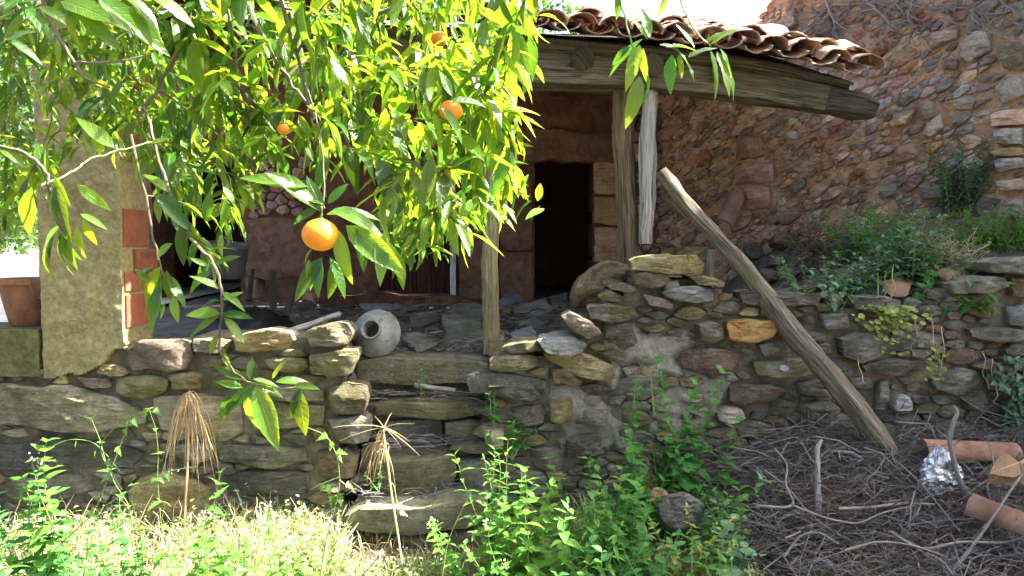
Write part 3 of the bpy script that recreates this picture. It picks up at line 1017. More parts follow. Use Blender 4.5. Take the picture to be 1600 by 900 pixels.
# thick boulder and second skin behind the stub
bp = Plane((0, 4.86, 0), (1, 0, 0), (0, 0, 1), (0, -1, 0))
mb = MB()
stone(mb, [bp.px(*q) for q in [(888, 484), (890, 462), (902, 436), (926, 414), (950, 408), (982, 412), (1004, 424), (1004, 470), (968, 480), (930, 486)]], bp, .45, .10, 0, 3.3, .8, 1.1)
o = mb.build('boulder', M['brown'], None, True, 40)
tag(o, 'big rounded brown boulder on the terrace edge beside the dark doorway', 'boulder')

# ---------------------------------------------------------------- stone steps
st = thing('stone_steps', (-.5, 4.4, 0), 'mossy worn stone steps climbing through the gap in the terrace wall', 'steps')
def step_stone(px, Y, mat, back, bul=.03, top=None):
    pl = Plane((0, Y, 0), (1, 0, 0), (0, 0, 1), (0, -1, 0))
    mb = MB()
    stone(mb, [pl.px(*q) for q in px], pl, back, bul, 0, None, .97, .5, .04)
    mb.build('step', M[mat], st, True, 38)
step_stone([(556, 563), (600, 559), (680, 562), (764, 566), (764, 598), (700, 600), (620, 600), (556, 596)], 4.84, 'grey_slab', .35, .02)
step_stone([(582, 634), (660, 629), (700, 632), (752, 633), (750, 648), (704, 656), (640, 652), (586, 650)], 4.66, 'olive', .3)
step_stone([(590, 660), (640, 654), (690, 658), (692, 692), (640, 702), (592, 690)], 4.72, 'slate', .3)
step_stone([(694, 662), (740, 656), (772, 672), (778, 694), (740, 700), (696, 694)], 4.66, 'olive', .3)
step_stone([(575, 724), (640, 718), (712, 714), (714, 742), (700, 774), (640, 786), (592, 774)], 4.44, 'olive', .33)
step_stone([(716, 720), (772, 716), (778, 770), (718, 778)], 4.48, 'slate', .3)
step_stone([(534, 806), (560, 796), (640, 792), (716, 782), (760, 784), (764, 812), (730, 828), (640, 836), (548, 832)], 4.22, 'olive', .36, .035)
step_stone([(552, 846), (600, 838), (690, 838), (764, 830), (764, 862), (700, 878), (600, 880), (556, 868)], 4.25, 'olive', .3)
mb = MB()
for (y, z) in ((4.95, 1.09), (4.80, .84), (4.60, .58), (4.40, .33)):
    mb.box((uL1 - .03, y, -.2), (uR0 + .03, 5.3, z), .012)
mb.build('step_core', M['dark_earth'], st, False)

# ---------------------------------------------------------------- rendered pillar with bricks, ledge
pi_t = thing('rendered_pillar', (-2.6, 4.6, 1.08), 'tall pillar of yellowish lime render showing red bricks on its side', 'pillar')
YP = 4.47
PP = Plane((0, YP, 0), (1, 0, 0), (0, 0, 1), (0, -1, 0))
x0, x1 = PP.px(65, 500)[0], PP.px(191, 500)[0]
def inP(u, v):
    if v > 1.36: return x0 < u < x1
    e = .04 * noise.noise(Vector((u * 9, v * 9, 2)))
    return x0 - .02 < u < x1 + e and v > 1.09 + .16 * sm(x0 + .18, x1, u) + e
slab_sheet('render', PP, inP, (x0, x1 + .04, 1.05, 3.35), .0115, 0, .35, M['plaster'], pi_t, .012, 9)
SPl = Plane((x1, YP, 0), (0, 1, 0), (0, 0, 1), (1, 0, 0))
def sz(y): return SPl.px(200, y)[1]
for a, b, off, d1 in ((460, 512, .011, .335), (325, 386, .011, .335), (205, 252, .011, .335), (112, 138, .011, .335), (140, 196, .011, .33), (424, 456, .010, .33)):
    mb = MB()
    mb.box((x1 - .10, YP + .03, sz(b) + .005), (x1 + off, YP + d1, sz(a) - .005), .004)
    mb.build('brick', M['brick'], pi_t, False)
mb = MB()
mb.box((x1 - .1, YP + .14, sz(424)), (x1 + .025, YP + .42, sz(390)), .004)
hb = mb.build('brick', M['brick'], pi_t, False)
for k in range(3):
    MB().box((x1 + .021, YP + .20 + k * .07, sz(403)), (x1 + .028, YP + .245 + k * .07, sz(394)), .001).build('brick_hole', M['interior'], hb, False)
mb = MB()
for s_ in ([(112, 500), (112, 519)], [(112, 500), (124, 500)], [(112, 509), (122, 510)], [(112, 519), (125, 519)],
           [(130, 502), (130, 517)], [(130, 502), (138, 505), (139, 512), (130, 517)], [(144, 502), (149, 508)], [(156, 500), (149, 508), (147, 518)]):
    mb.tube([Vector((PP.px(*q)[0], YP - .016, PP.px(*q)[1])) for q in s_], .0028, 4)
mb.build('scratched_letters', M['groove'], pi_t, False)
lg = thing('rendered_ledge', (-3.6, 4.6, 1.08), 'low mossy rendered ledge left of the pillar, carrying a broken pot', 'ledge')
lp0 = x0 - .024
slab_sheet('render', PP, lambda u, v: u < lp0 and 1.09 + .02 * noise.noise(Vector((u * 7, 0, 0))) < v < 1.372, (-5.2, x0, 1.06, 1.4), .024, 0, .45, M['plaster_moss'], lg, .014, 8)

# ---------------------------------------------------------------- broken terracotta pot
c = Vector((PP.px(44, 500)[0] - .17, 4.74, 1.375))
pt = thing('terracotta_pot', c, 'broken stained terracotta pot on the ledge behind the pillar', 'pot')
def brk(r, h, t):
    k = sm(-.75, -.6, math.cos(t - 3.6)) * sm(.75, .6, math.cos(t - 3.6) - .1)
    lim = .20 + .03 * math.sin(t * 7) if math.cos(t - 3.5) > .35 else .40
    return r, min(h, lim)
MB().lathe([(.0, 0), (.10, 0), (.112, .02), (.135, .12), (.155, .22), (.158, .262), (.168, .264), (.17, .30), (.156, .302), (.145, .22), (.122, .1), (.1, .03), (0, .025)], c, (0, 0, 1), 40, brk).build('pot_wall', M['pot'], pt, True, 40)

# ---------------------------------------------------------------- house wall
YH = 8.0
hs = thing('farmhouse', (-.6, YH + .2, 1.2), 'derelict farmhouse front of brown mud render with dark doorways under the porch', 'house')
HW = Plane((0, YH, 0), (1, 0, 0), (0, 0, 1), (0, -1, 0))
def hx(x): return (x - 800) / F * YH
def hz(y): return HW.px(800, y)[1]
OPEN = [(hx(834), hx(928), .5, hz(247)), (hx(588), hx(705), hz(466), hz(265)), (-3.9, hx(378), .5, hz(250))]
def inH(u, v):
    e = .02 * noise.noise(Vector((u * 6, v * 6, 3)))
    for a, b, c, d in OPEN:
        if a - e < u < b + e and c < v < d + e: return False
    return True
def hfn(u, v):
    return -.03 * sm(hz(220), hz(190), v) * sm(-.4, 0, u) + .04 * fbm((u * 2, v * 2, 9), 3)
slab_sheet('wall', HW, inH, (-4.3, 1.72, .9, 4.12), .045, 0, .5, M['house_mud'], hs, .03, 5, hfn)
mb = MB()
stp = [(-4.3, 8.5), (1.8, 8.5), (1.8, 10.5), (-4.3, 10.5)]
for i in range(4):
    a, b = stp[i], stp[(i + 1) % 4]
    if i == 0: continue
    mb.add([(a[0], a[1], .9), (b[0], b[1], .9), (b[0], b[1], 3.7), (a[0], a[1], 3.7)], [[0, 1, 2, 3]])
mb.add([(p[0], p[1], 3.7) for p in stp], [[3, 2, 1, 0]])
mb.add([(p[0], p[1] - .5 if p[1] < 9 else p[1], 1.26) for p in stp], [[0, 1, 2, 3]])
mb.build('inner_room', M['interior'], hs, False)
def block(name, px, Y, mat, back, bul=.03, par=None, rough=1., taper=.97, sharp=40):
    pl = Plane((0, Y, 0), (1, 0, 0), (0, 0, 1), (0, -1, 0))
    mb = MB()
    stone(mb, [pl.px(*q) for q in px], pl, back, bul, 0, None, taper, rough, .03)
    return mb.build(name, M[mat], par, True, sharp)
for a, b in ((252, 305), (307, 352), (354, 412)):
    block('jamb_stone', [(929, a), (966, a + 2), (967, b), (929, b - 2)], 7.93, 'red', .3, .02, hs, .6)
for a, b in ((275, 392), (394, 472)):
    block('jamb_stone', [(780, a), (831, a + 1), (832, b), (782, b)], 7.95, 'smooth_mud', .2, .02, hs, .6)
block('lintel', [(786, 205), (850, 200), (905, 208), (966, 205), (968, 250), (900, 252), (838, 250), (786, 262)], 7.95, 'smooth_mud', .15, .05, hs, 1.4)
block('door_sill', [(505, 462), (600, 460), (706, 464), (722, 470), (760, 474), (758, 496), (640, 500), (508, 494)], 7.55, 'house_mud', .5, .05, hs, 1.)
block('render_panel', [(714, 345), (752, 340), (772, 345), (774, 470), (716, 472)], 7.94, 'smooth_mud', .2, .03, hs, .7)
dz0, dz1 = hz(466), hz(268)
dr = MB()
dr.box((hx(586), 8.19, dz0), (hx(708), 8.21, dz1))
d_o = dr.build('door', M['wood_dark'], hs, False)
w = (hx(707) - hx(588)) / 4
for k in range(4):
    MB().box((hx(588) + k * w + .006, 8.165, dz0 + .01), (hx(588) + (k + 1) * w - .006, 8.189, dz1), .002).build('plank', M['door'], d_o, False)
MB().box((hx(704), 7.90, dz0 - .02), (hx(713), 8.02, dz1 + .04), .004).build('door_frame', M['whitewood'], hs, False)
# stones showing through the render
def inHS(u, v):
    x, y = proj((u, YH, v))
    return (inpoly(x, y, [(384, 250), (480, 250), (480, 340), (384, 338)]) or inpoly(x, y, [(968, 165), (1030, 160), (1034, 420), (968, 420)])) and inH(u, v)
masonry(hs, HW, inHS, (-3.2, 1.7, 1.3, 3.7), [], [(.14, 12), (.10, 30)], 1.4, lambda u, v: R.choice(['red', 'red', 'brown', 'plum', 'tan']), 140, .01, .1, .04, minr=.055, tries=500, lift=.02)
o = block('putlog_hole', [(858, 150), (890, 150), (890, 168), (858, 168)], 7.955, 'interior', .05, .004, hs)
# low rendered wall in the porch
lw = thing('low_wall', (-2.1, 7.0, 1.2), 'low pinkish rendered partition with a ragged foot inside the porch', 'partition')
block('render', [(380, 342), (430, 338), (482, 345), (486, 430), (440, 436), (384, 432)], 6.9, 'smooth_mud', .3, .05, lw, 1.)
for q in ([(384, 434), (402, 434), (400, 466), (386, 464)], [(470, 430), (486, 430), (488, 470), (474, 468)]):
    block('footing', q, 6.95, 'red', .25, .03, lw)

# ---------------------------------------------------------------- tall gable wall on the right
GU = Vector((2.3, -2.7, 0)).normalized()
GP = Plane((1.6, 8.0, 0), GU, (0, 0, 1), (GU.y, -GU.x, 0))
gw = thing('gable_wall', (3.2, 6.1, 1.6), 'tall ruined gable wall of reddish rubble stone rising above the tiled roof', 'wall')
def gtop(u): return max(4.2 - .25 * u, min(4.68, 3.94 + .756 * (u - 1.018))) + 1.35 * sm(3.55, 4.2, u) + .05 * noise.noise(Vector((u * 5, 0, 4)))  # steep rise past the frame edge is added to shade the ground
def gin(u, v):
    p = GP.at(u, v)
    return v < gtop(u) and v > terrace(p.x, p.y) - .2
slab_sheet('wall_core', GP, lambda u, v: v < gtop(u) - .02, (-.1, 5.9, .6, 6.2), .055, -.004, .45, M['red_mud'], gw, .034, 7)
def gp(px): return [GP.px(*q) for q in px]
KG = [('ochre', [(1562, 78), (1580, 66), (1604, 70), (1604, 110), (1572, 108)], .06), ('grey2', [(1500, 70), (1530, 50), (1550, 56), (1552, 78), (1520, 98), (1502, 92)], .04),
      ('grey2', [(1556, 205), (1604, 200), (1604, 228), (1560, 226)], .08), ('tan', [(1552, 232), (1604, 232), (1604, 244), (1556, 246)], .07),
      ('grey2', [(1556, 250), (1604, 248), (1604, 262), (1566, 272)], .07), ('tan', [(1566, 316), (1606, 306), (1606, 340), (1570, 340)], .08),
      ('tan', [(1562, 284), (1604, 280), (1604, 296), (1566, 300)], .07), ('tan', [(1554, 180), (1604, 170), (1604, 196), (1556, 200)], .07),
      ('plum', [(1478, 94), (1500, 94), (1498, 110), (1478, 110)], .05), ('grey2', [(1556, 140), (1580, 122), (1604, 124), (1604, 150), (1570, 162)], .06),
      ('red', [(1152, 262), (1208, 252), (1212, 285), (1154, 290)], .05), ('red', [(1152, 218), (1190, 212), (1196, 245), (1154, 252)], .05),
      ('red', [(1154, 295), (1204, 290), (1206, 325), (1156, 330)], .04), ('tan', [(1392, 192), (1430, 160), (1436, 172), (1420, 195), (1396, 202)], .03),
      ('plum', [(1214, 40), (1244, 10), (1248, 40), (1226, 56)], .03), ('plum', [(1276, 30), (1300, 24), (1306, 56), (1280, 60)], .03),
      ('quartz', [(1232, 208), (1246, 206), (1246, 218), (1233, 219)], .04), ('plum', [(1282, 204), (1294, 202), (1294, 217), (1284, 217)], .04),
      ('red', [(1362, 90), (1384, 62), (1388, 76), (1372, 96)], .03), ('tan', [(1444, 60), (1500, 40), (1500, 60), (1460, 78)], .03),
      ('tan', [(1442, 210), (1470, 178), (1474, 200), (1456, 215)], .03), ('grey2', [(1440, 290), (1480, 285), (1482, 308), (1446, 312)], .04),
      ('red', [(1400, 236), (1430, 220), (1434, 245), (1404, 258)], .03), ('tan', [(1444, 160), (1462, 160), (1460, 185), (1444, 188)], .03)]
def pickG(u, v):
    x, y = proj(GP.at(u, v))
    n_ = noise.noise(Vector((u * 1.4, v * 1.4, 6)))
    if x > 1500: return R.choice(['grey2', 'tan', 'tan', 'grey2', 'plum'])
    if x > 1440 or (y > 270 and x > 1380): return R.choice(['grey2', 'tan', 'grey2', 'plum', 'red'])
    if y < 190 and x > 1180: return R.choice(['tan', 'tan', 'red', 'tan', 'red', 'grey2'])
    if x < 1215: return R.choice(['red', 'red', 'plum', 'red', 'tan'])
    return R.choice(['red', 'red', 'red', 'tan', 'tan', 'plum'])
masonry(gw, GP, gin, (-.05, 3.75, 1.35, 5.0), [(gp(poly), m, lf, .04) for m, poly, lf in KG], [(.15, 18), (.10, 110), (.07, 240)], 1.75, pickG, 300, .006, .12, .034,
        shear=.42, scale_at=lambda u, v: 1 + .35 * sm(2.6, 3.4, u) + .1 * sm(1.2, 0, u), minr=.034, tries=1100, lift=.008)

# ---------------------------------------------------------------- porch roof
pr = thing('porch_roof', (0, 5.1, 3.1), 'sagging porch roof of barrel tiles on a heavy old beam and crooked posts', 'porch')
EV = [(-2.9, 3.42), (0, 3.31), (.337, 3.265), (1.0, 3.20), (1.45, 3.145), (1.9, 3.075), (2.28, 2.98), (2.6, 2.88)]
def ev(x): return interp(EV, x)
def slope(x): return math.tan(rad(lerp(16.3, 19.5, sm(.6, 2.2, x))))
def roofz(x, y): return ev(x) + (y - 4.85) * slope(x)
bc = [(100, 52), (300, 66), (560, 86), (830, 108), (1000, 114), (1100, 124), (1200, 141), (1290, 157), (1345, 167), (1372, 174)]
bR = [.15, .15, .148, .143, .132, .122, .108, .09, .07, .045]
pts, rr = [], []
for (a, q), (b, w) in zip(zip(bc, bR), zip(bc[1:], bR[1:])):
    for k in range(5):
        pts.append(P(lerp(a[0], b[0], k / 5), lerp(a[1], b[1], k / 5), 5.12 - .15 * sm(1150, 1370, lerp(a[0], b[0], k / 5)))); rr.append(lerp(q, w, k / 5))
nb = 36
MB().tube(pts[:nb], rr[:nb], 24, True, .13, 0, 3., 1., .8).build('beam', M['wood_beam'], pr, True, 50)
MB().tube(pts[nb - 3:], [q_ * (1.03 if i else .99) for i, q_ in enumerate(rr[nb - 3:])], 24, True, .34, 0, 3., 1., .6).build('rotten_beam_end', M['wood_dark'], pr, True, 40)
MB().tube([P(x, y, 5.0) for x, y in ((560, 44), (700, 56), (830, 68), (1000, 80), (1110, 92), (1200, 106), (1290, 126), (1325, 136))], [.05, .05, .05, .048, .046, .044, .04, .03], 12, True, .2, 0, 6., 1., .7).build('wall_plate', M['wood_beam'], pr, True, 45)
mb = MB()
for a in ([(1300, 147), (1335, 166), (1362, 182)], [(1320, 150), (1350, 158), (1360, 168)], [(1290, 168), (1335, 178), (1366, 184)]):
    q = [P(x, y, 5.02 + .02 * R.random()) for x, y in a]
    mb.tube(q, [.03, .022, .006], 6, True, .3)
mb.build('beam_splinters', M['wood_dark'], pr, True, 40)
for k, x in enumerate([-2.6, -2.1, -1.6, -1.1, -.6, -.12, .465, .95, 1.4]):
    y1 = min(7.98, 7.9 - max(0, x - 1.5) * 1.35)
    r_ = .075 * R.uniform(.85, 1.12) if x != .465 else .078
    q = [Vector((x + .02 * R.uniform(-1, 1), lerp(4.93 + .03 * R.random(), y1, t), roofz(x, lerp(4.93, y1, t)) - .075 - r_)) for t in (0, .1, .35, .7, 1)]
    MB().tube(q, r_, 10, True, .12).build('rafter', M['wood_beam'], pr, True, 60)
for j in range(-2, 15):
    y = (4.88 if j < 0 else 4.94) + j * .205
    xe = min(2.26, 1.62 + (7.9 - y) * .85 - .12) if j >= 0 else -1.0  # forward boards at left are added to shade the pillar side
    mb = MB()
    xs = [-2.75, -1.5, -.2, .5, 1.1, 1.6, xe]
    xs = [x for x in xs if x < xe] + [xe]
    dy = .195
    c_ = []
    for x in xs:
        for (a, b) in ((0, 0), (dy, 0), (dy, .024), (0, .024)):
            c_.append((x, y + a, roofz(x, y + a) - .078 + b))
    fs = []
    for i in range(len(xs) - 1):
        for k in range(4):
            k2 = (k + 1) % 4
            fs.append([i * 4 + k, (i + 1) * 4 + k, (i + 1) * 4 + k2, i * 4 + k2])
    fs += [[3, 2, 1, 0], [len(c_) - 4, len(c_) - 3, len(c_) - 2, len(c_) - 1]]
    mb.add(c_, fs, [[(x_ * .3, 0), (x_ * .3, .4), (x_ * .3 + .1, .4), (x_ * .3 + .1, 0)] for x_ in range(len(fs))])
    mb.build('roof_board', M['wood_beam'], pr, False)
def barrel(mb, c, ax, nr, L, r0, r1, cover, th=.013, n=8, wob=0.):
    ax, nr = Vector(ax).normalized(), Vector(nr)
    nr = (nr - ax * nr.dot(ax)).normalized()
    sx = ax.cross(nr)
    vs, m = [], 4
    for lay in (0, 1):
        for i in range(m):
            t = i / (m - 1)
            r = lerp(r0, r1, t) - lay * th
            for k in range(n + 1):
                f = pi * (.02 + .96 * k / n)
                h = math.sin(f) * r * (.72 if cover else -.55)
                w_ = 1 + wob * noise.noise(Vector((c[0] * 9 + k * .5, t * 2, lay * 0)))
                vs.append(Vector(c) + ax * (t * L + (wob * .12 * noise.noise(Vector((c[0] * 7, k * .9, 0))) if i == 0 else 0)) + sx * (math.cos(f) * r * w_) + nr * (h * w_))
    q = n + 1
    fs = []
    for lay in (0, 1):
        o = lay * m * q
        for i in range(m - 1):
            for k in range(n):
                f = [o + i * q + k, o + i * q + k + 1, o + (i + 1) * q + k + 1, o + (i + 1) * q + k]
                fs.append(f if (lay == 0) == cover else f[::-1])
    for k in range(n):
        fs.append([k, k + 1, m * q + k + 1, m * q + k])
        a = (m - 1) * q
        fs.append([a + k + 1, a + k, m * q + a + k, m * q + a + k + 1])
    for i in range(m - 1):
        fs.append([i * q, m * q + i * q, m * q + (i + 1) * q, (i + 1) * q])
        fs.append([i * q + n, (i + 1) * q + n, m * q + (i + 1) * q + n, m * q + i * q + n])
    mb.add(vs, fs)
rest = MB()
PT = .205
ncol = int((2.5 + 2.75) / PT)
for k in range(ncol + 1):
    for cover in (False, True):
        x = -2.72 + k * PT + (PT / 2 if cover else 0)
        if x > 2.36: continue
        messy = sm(1.0, 1.8, x)
        ymax = min(7.95, 8.0 - (x - 1.6) * 1.17 - .05)
        j = -1 if x < -1.05 else 0  # extra eave row at left, added to shade the pillar side
        while True:
            y = 4.80 + j * .325 + R.uniform(-.025, .025) + (.03 if cover else 0) - messy * R.uniform(-.02, .05)
            if y + .38 > ymax: break
            s_ = slope(x) + R.uniform(-.02, .03) + messy * R.uniform(-.05, .09) * (j < 2)
            ax = Vector((R.uniform(-.04, .04) + messy * R.uniform(-.14, .14), 1, s_))
            z = roofz(x, y) + (.045 if not cover else .038) + j * .0 + (messy * R.uniform(0, .03) if cover else 0)
            tgt = MB() if j < 2 and x > -.1 else rest
            barrel(tgt, Vector((x + R.uniform(-.008, .008), y, z + .016)), ax, Vector((R.uniform(-.12, .12) * (1 + messy), -s_, 1)), .43, .108 if cover else .092, .086 if cover else .108, cover, .010, 8, .14 + .10 * messy)
            if tgt is not rest:
                tgt.build('tile', M['tile'], pr, True, 45)
            j += 1
rest.build('more_tiles', M['tile'], pr, True, 45, kind='stuff')
# loose tiles lying on top of the eave
for (px, py, Y, ax, nr) in ((920, 30, 5.15, (.5, 1, .3), (0, -.3, 1)), (1175, 74, 4.98, (.75, .8, .28), (.1, -.3, 1)), (1240, 88, 4.95, (.35, 1, .3), (.2, -.3, 1)), (1290, 100, 4.93, (-.3, 1, .32), (-.2, -.3, 1)), (1335, 106, 4.93, (.2, 1, .42), (.3, -.3, 1)), (1050, 46, 5.2, (.2, 1, .3), (0, -.3, 1))):
    mb = MB()
    c = P(px, py, Y)
    c.z = max(c.z, roofz(c.x, c.y) + .1)
    barrel(mb, c, ax, nr, .40, .11, .088, True, .013, 8, .14)
    mb.build('tile', M['tile'], pr, True, 45)
# posts
def post(px, Y0, Y1, r, mat, jit=.1, n=12, seed=1.):
    (xa, ya), (xb, yb) = px
    a, b = P(xa, ya, Y0), P(xb, yb, Y1)
    q = curve(a, b, 12, 0, .018, seed)
    return MB().tube(q, [r * (1.06 - .1 * k / 12) for k in range(13)], n, True, jit).build('post', M[mat], pr, True, 45)
post(((768, 553), (765, 128)), 5.0, 5.12, .054, 'wood_olive', .14, 14, 2.)
b_o = post(((984, 418), (971, 128)), 5.16, 5.2, .075, 'wood_brown', .16, 14, 5.)
g_o = post(((1008, 381), (1015, 140)), 5.1, 5.1, .050, 'wood_pale', .2, 14, 9.)
mb = MB()
for a, b, r_ in (((1000, 372), (1002, 300), .012), ((1016, 383), (1017, 340), .014), ((1000, 300), (999, 210), .01), ((1022, 330), (1024, 214), .012)):
    mb.tube(curve(P(*a, 5.06), P(*b, 5.07), 5, 0, .03), [r_ * .4, r_, r_, r_, r_ * .8, r_ * .2], 5, True, .3)
mb.build('split_bark', M['wood_pale'], pr, True, 40)

# ---------------------------------------------------------------- leaning pole
a, b = P(1033, 268, 4.66), P(1392, 715, 4.17)
b = a + (b - a) * 1.04
q = curve(a, b, 22, -.012, .03, 4.4)
o = MB().tube(q, [lerp(.040, .064, sm(0, .7, k / 22)) for k in range(23)], 18, True, .26, .008, 2.).build('leaning_pole', M['wood_grey'], None, True, 45)
tag(o, 'long weathered grey pole leaning across the drystone wall down into the brushwood', 'pole')
o = MB().tube(curve(P(1033, 303, 4.7), P(1075, 345, 4.66), 4, 0, .02), [.006, .014, .018, .012, .006], 6, True, .3).build('wood_splinter', M['wood_grey'], None, True, 40)
tag(o, 'thin grey splinter hanging beside the top of the leaning pole', 'splinter')
# ---------------------------------------------------------------- things lying about the porch
jc = P(588, 521, 4.95)
jx = Vector((-.10, -1, .36)).normalized()
jr = thing('metal_jar', jc, 'grey bell shaped metal jar lying on its side with its round mouth facing out', 'jar')
MB().lathe([(.0, -.20), (.07, -.20), (.10, -.17), (.145, -.06), (.165, -.015), (.168, .0), (.163, .012), (.12, .055), (.082, .082), (.064, .092), (.060, .10)], jc, jx, 40).build('jar_body', M['jar'], jr, True, 60)
MB().lathe([(.060, .095), (.060, .128), (.067, .134), (.067, .142), (.056, .142), (.053, .12), (.052, .03), (.05, -.02), (0, -.02)], jc, jx, 36).build('jar_neck', M['jar'], jr, True, 50)

def flatstone(px, fn, th, name, mat, label, cat, group=None, lift=.0, parent=None, tilt=(0, 0)):
    pts = [hit(x, y, fn, 4.5) for x, y in px]
    c = sum(pts, Vector()) / len(pts)
    pl = Plane((0, 0, c.z + lift), (1, 0, 0), (0, 1, 0), (0, 0, 1))
    pl.N = Vector((tilt[0], tilt[1], 1)).normalized()
    pl.U = Vector((1, 0, -tilt[0])).normalized()
    pl.V = pl.N.cross(pl.U)
    mb = MB()
    pl.O = Vector((c.x, c.y, c.z + lift))
    stone(mb, [((p - pl.O).dot(pl.U), (p - pl.O).dot(pl.V)) for p in pts], pl, th, .012, 0, None, .95, .9, .02)
    o = mb.build(name, M[mat], parent, True, 35)
    if label: tag(o, label, cat, group)
    return o
GS = 'slate slabs strewn over the porch floor'
flatstone([(692, 515), (722, 506), (752, 508), (758, 545), (722, 554), (690, 546)], terrace, .05, 'slate_slab', 'slate', 'largest dark slab on the porch floor, lying left of the front post', 'slab', GS, .06, None, (.03, -.26))
flatstone([(628, 541), (650, 531), (690, 545), (652, 553)], terrace, .05, 'slate_slab', 'slate', 'flat slab right beside the grey metal jar', 'slab', GS, .05, None, (-.05, -.2))
for q, lab in (([(560, 482), (600, 476), (640, 488), (600, 496)], 'slab lying directly behind the grey metal jar'), ([(640, 506), (680, 500), (690, 512), (650, 520)], 'small slab at the back left corner of the largest slab'),
               ([(800, 490), (850, 480), (865, 490), (820, 500)], 'slab just in front of the dark doorway'), ([(806, 512), (835, 505), (852, 515), (820, 523)], 'slab right of the front post, halfway to the pale loose stone'),
               ([(770, 480), (800, 473), (830, 480), (790, 487)], 'narrow slab behind the front post at the foot of the house wall'), ([(700, 482), (735, 476), (752, 484), (715, 491)], 'slab between the door sill and the largest slab'),
               ([(795, 530), (830, 524), (842, 538), (806, 544)], 'slab at the floor edge immediately right of the post foot'), ([(445, 485), (490, 478), (500, 492), (455, 498)], 'slab between the upright stake and the straight pale stick'),
               ([(860, 475), (885, 472), (886, 486), (864, 488)], 'small slab touching the big brown boulder')):
    flatstone(q, terrace, .035, 'slate_slab', R.choice(['slate', 'pale', 'slate', 'grey2']), lab, 'slab', GS, R.uniform(.03, .06), None, (R.uniform(-.12, .12), R.uniform(-.3, -.12)))

def stick(pa, pb, r, mat, label, group=None, Y=None, fn=terrace, name='stick', la=.02, lb=.02, n=7, wob=.05, jit=.15, taper=.6, cat='stick'):
    a = hit(*pa, fn, 2.5) + Vector((0, 0, la)) if Y is None else P(*pa, Y[0])
    b = hit(*pb, fn, 2.5) + Vector((0, 0, lb)) if Y is None else P(*pb, Y[1])
    q = curve(a, b, 8, -.0, wob)
    o = MB().tube(q, [r * lerp(1, taper, k / 8) for k in range(9)], n, True, jit).build(name, M[mat], None, True, 45)
    return tag(o, label, cat, group)
GP_ = 'sticks lying across the porch floor'
for a, b, r, lab in (((640, 520), (772, 486), .014, 'longest dark stick slanting across the floor behind the front post'), ((600, 492), (700, 481), .018, 'thick stick lying level on the floor just behind the jar'),
                     ((620, 504), (690, 496), .014, 'short thick stick on the floor right of the jar'), ((672, 530), (800, 506), .010, 'thin stick crossing the largest slab and passing behind the post'),
                     ((700, 546), (772, 535), .009, 'thin stick on the front edge of the largest slab at the post foot'), ((560, 474), (622, 479), .02, 'thick stick against the door sill, above the jar'),
                     ((800, 482), (862, 471), .013, 'stick lying at the foot of the dark doorway'), ((780, 502), (850, 492), .010, 'thin stick right of the front post pointing at the boulder'),
                     ((520, 478), (590, 470), .022, 'stout log at the left end of the door sill'), ((725, 470), (775, 478), .012, 'small stick at the right end of the door sill'),
                     ((650, 482), (735, 474), .016, 'stick lying along the middle of the door sill'), ((810, 520), (870, 500), .008, 'thin stick between the post and the pale loose stone'),
                     ((420, 492), (500, 478), .02, 'stout dark log beside the black sheet, behind the straight pale stick'), ((685, 455), (722, 492), .012, 'thin stick leaning up against the sill under the white frame')):
    stick(a, b, r, R.choice(['twig_brown', 'twig', 'wood_olive']), lab, GP_, wob=.08, la=.045, lb=.045)
stick((440, 522), (531, 491), .021, 'wood_pale', 'straight pale grey stick resting on the wall top left of the jar', None, (4.72, 5.1), wob=.01, taper=.9)
stick((427, 490), (426, 422), .03, 'wood_dark', 'short upright dark stake in front of the pinkish partition', None, (6.0, 6.05), name='stake', wob=.01, taper=.9, cat='stake')
stick((447, 495), (459, 450), .03, 'wood_dark', 'short leaning dark stake beside the upright stake', None, (6.0, 6.15), name='stake', wob=.01, taper=.9, cat='stake')
stick((1108, 436), (1110, 390), .032, 'wood_olive', 'stubby sunlit post standing behind the wall stub and leaning pole', None, (5.15, 5.15), name='post', wob=.02, taper=.95, cat='post')
stick((388, 470), (395, 420), .03, 'wood_dark', 'thin dark stake at the foot of the partition, beside the black sheet', None, (6.3, 6.4), name='stake', wob=.02, cat='stake')

# black sheet and tub in the dark corner
mb = MB()
vs, fs = [], []
nx, ny = 40, 22
for j in range(ny):
    for i in range(nx):
        u, v = i / (nx - 1), j / (ny - 1)
        p = Vector((lerp(-2.30, -1.55, u) - .3 * v, lerp(4.98, 6.3, v), 0))
        e = min(u, 1 - u, v, 1 - v) * 4
        p.z = terrace(p.x, p.y) + .02 + min(1, e) * (.15 + .22 * abs(fbm((p.x * 4, p.y * 3, 1), 3)) + .06 * abs(noise.noise(p * 9)))
        vs.append(p)
for j in range(ny - 1):
    for i in range(nx - 1):
        fs.append([j * nx + i, j * nx + i + 1, (j + 1) * nx + i + 1, (j + 1) * nx + i])
o = mb.add(vs, fs).build('plastic_sheet', M['plastic'], None, True, 40)
tag(o, 'crumpled black plastic sheet heaped in the dark corner right of the pillar', 'plastic sheet')
c = P(352, 432, 6.0)
tb = thing('plastic_tub', c, 'dull grey tub standing in the dark corner behind the black sheet', 'tub')
MB().lathe([(0, 0), (.14, 0), (.15, .02), (.17, .25), (.185, .25), (.185, .27), (.16, .27), (.14, .03), (0, .02)], c, (.1, -.1, 1), 24).build('tub_wall', M['tub'], tb, True, 50)

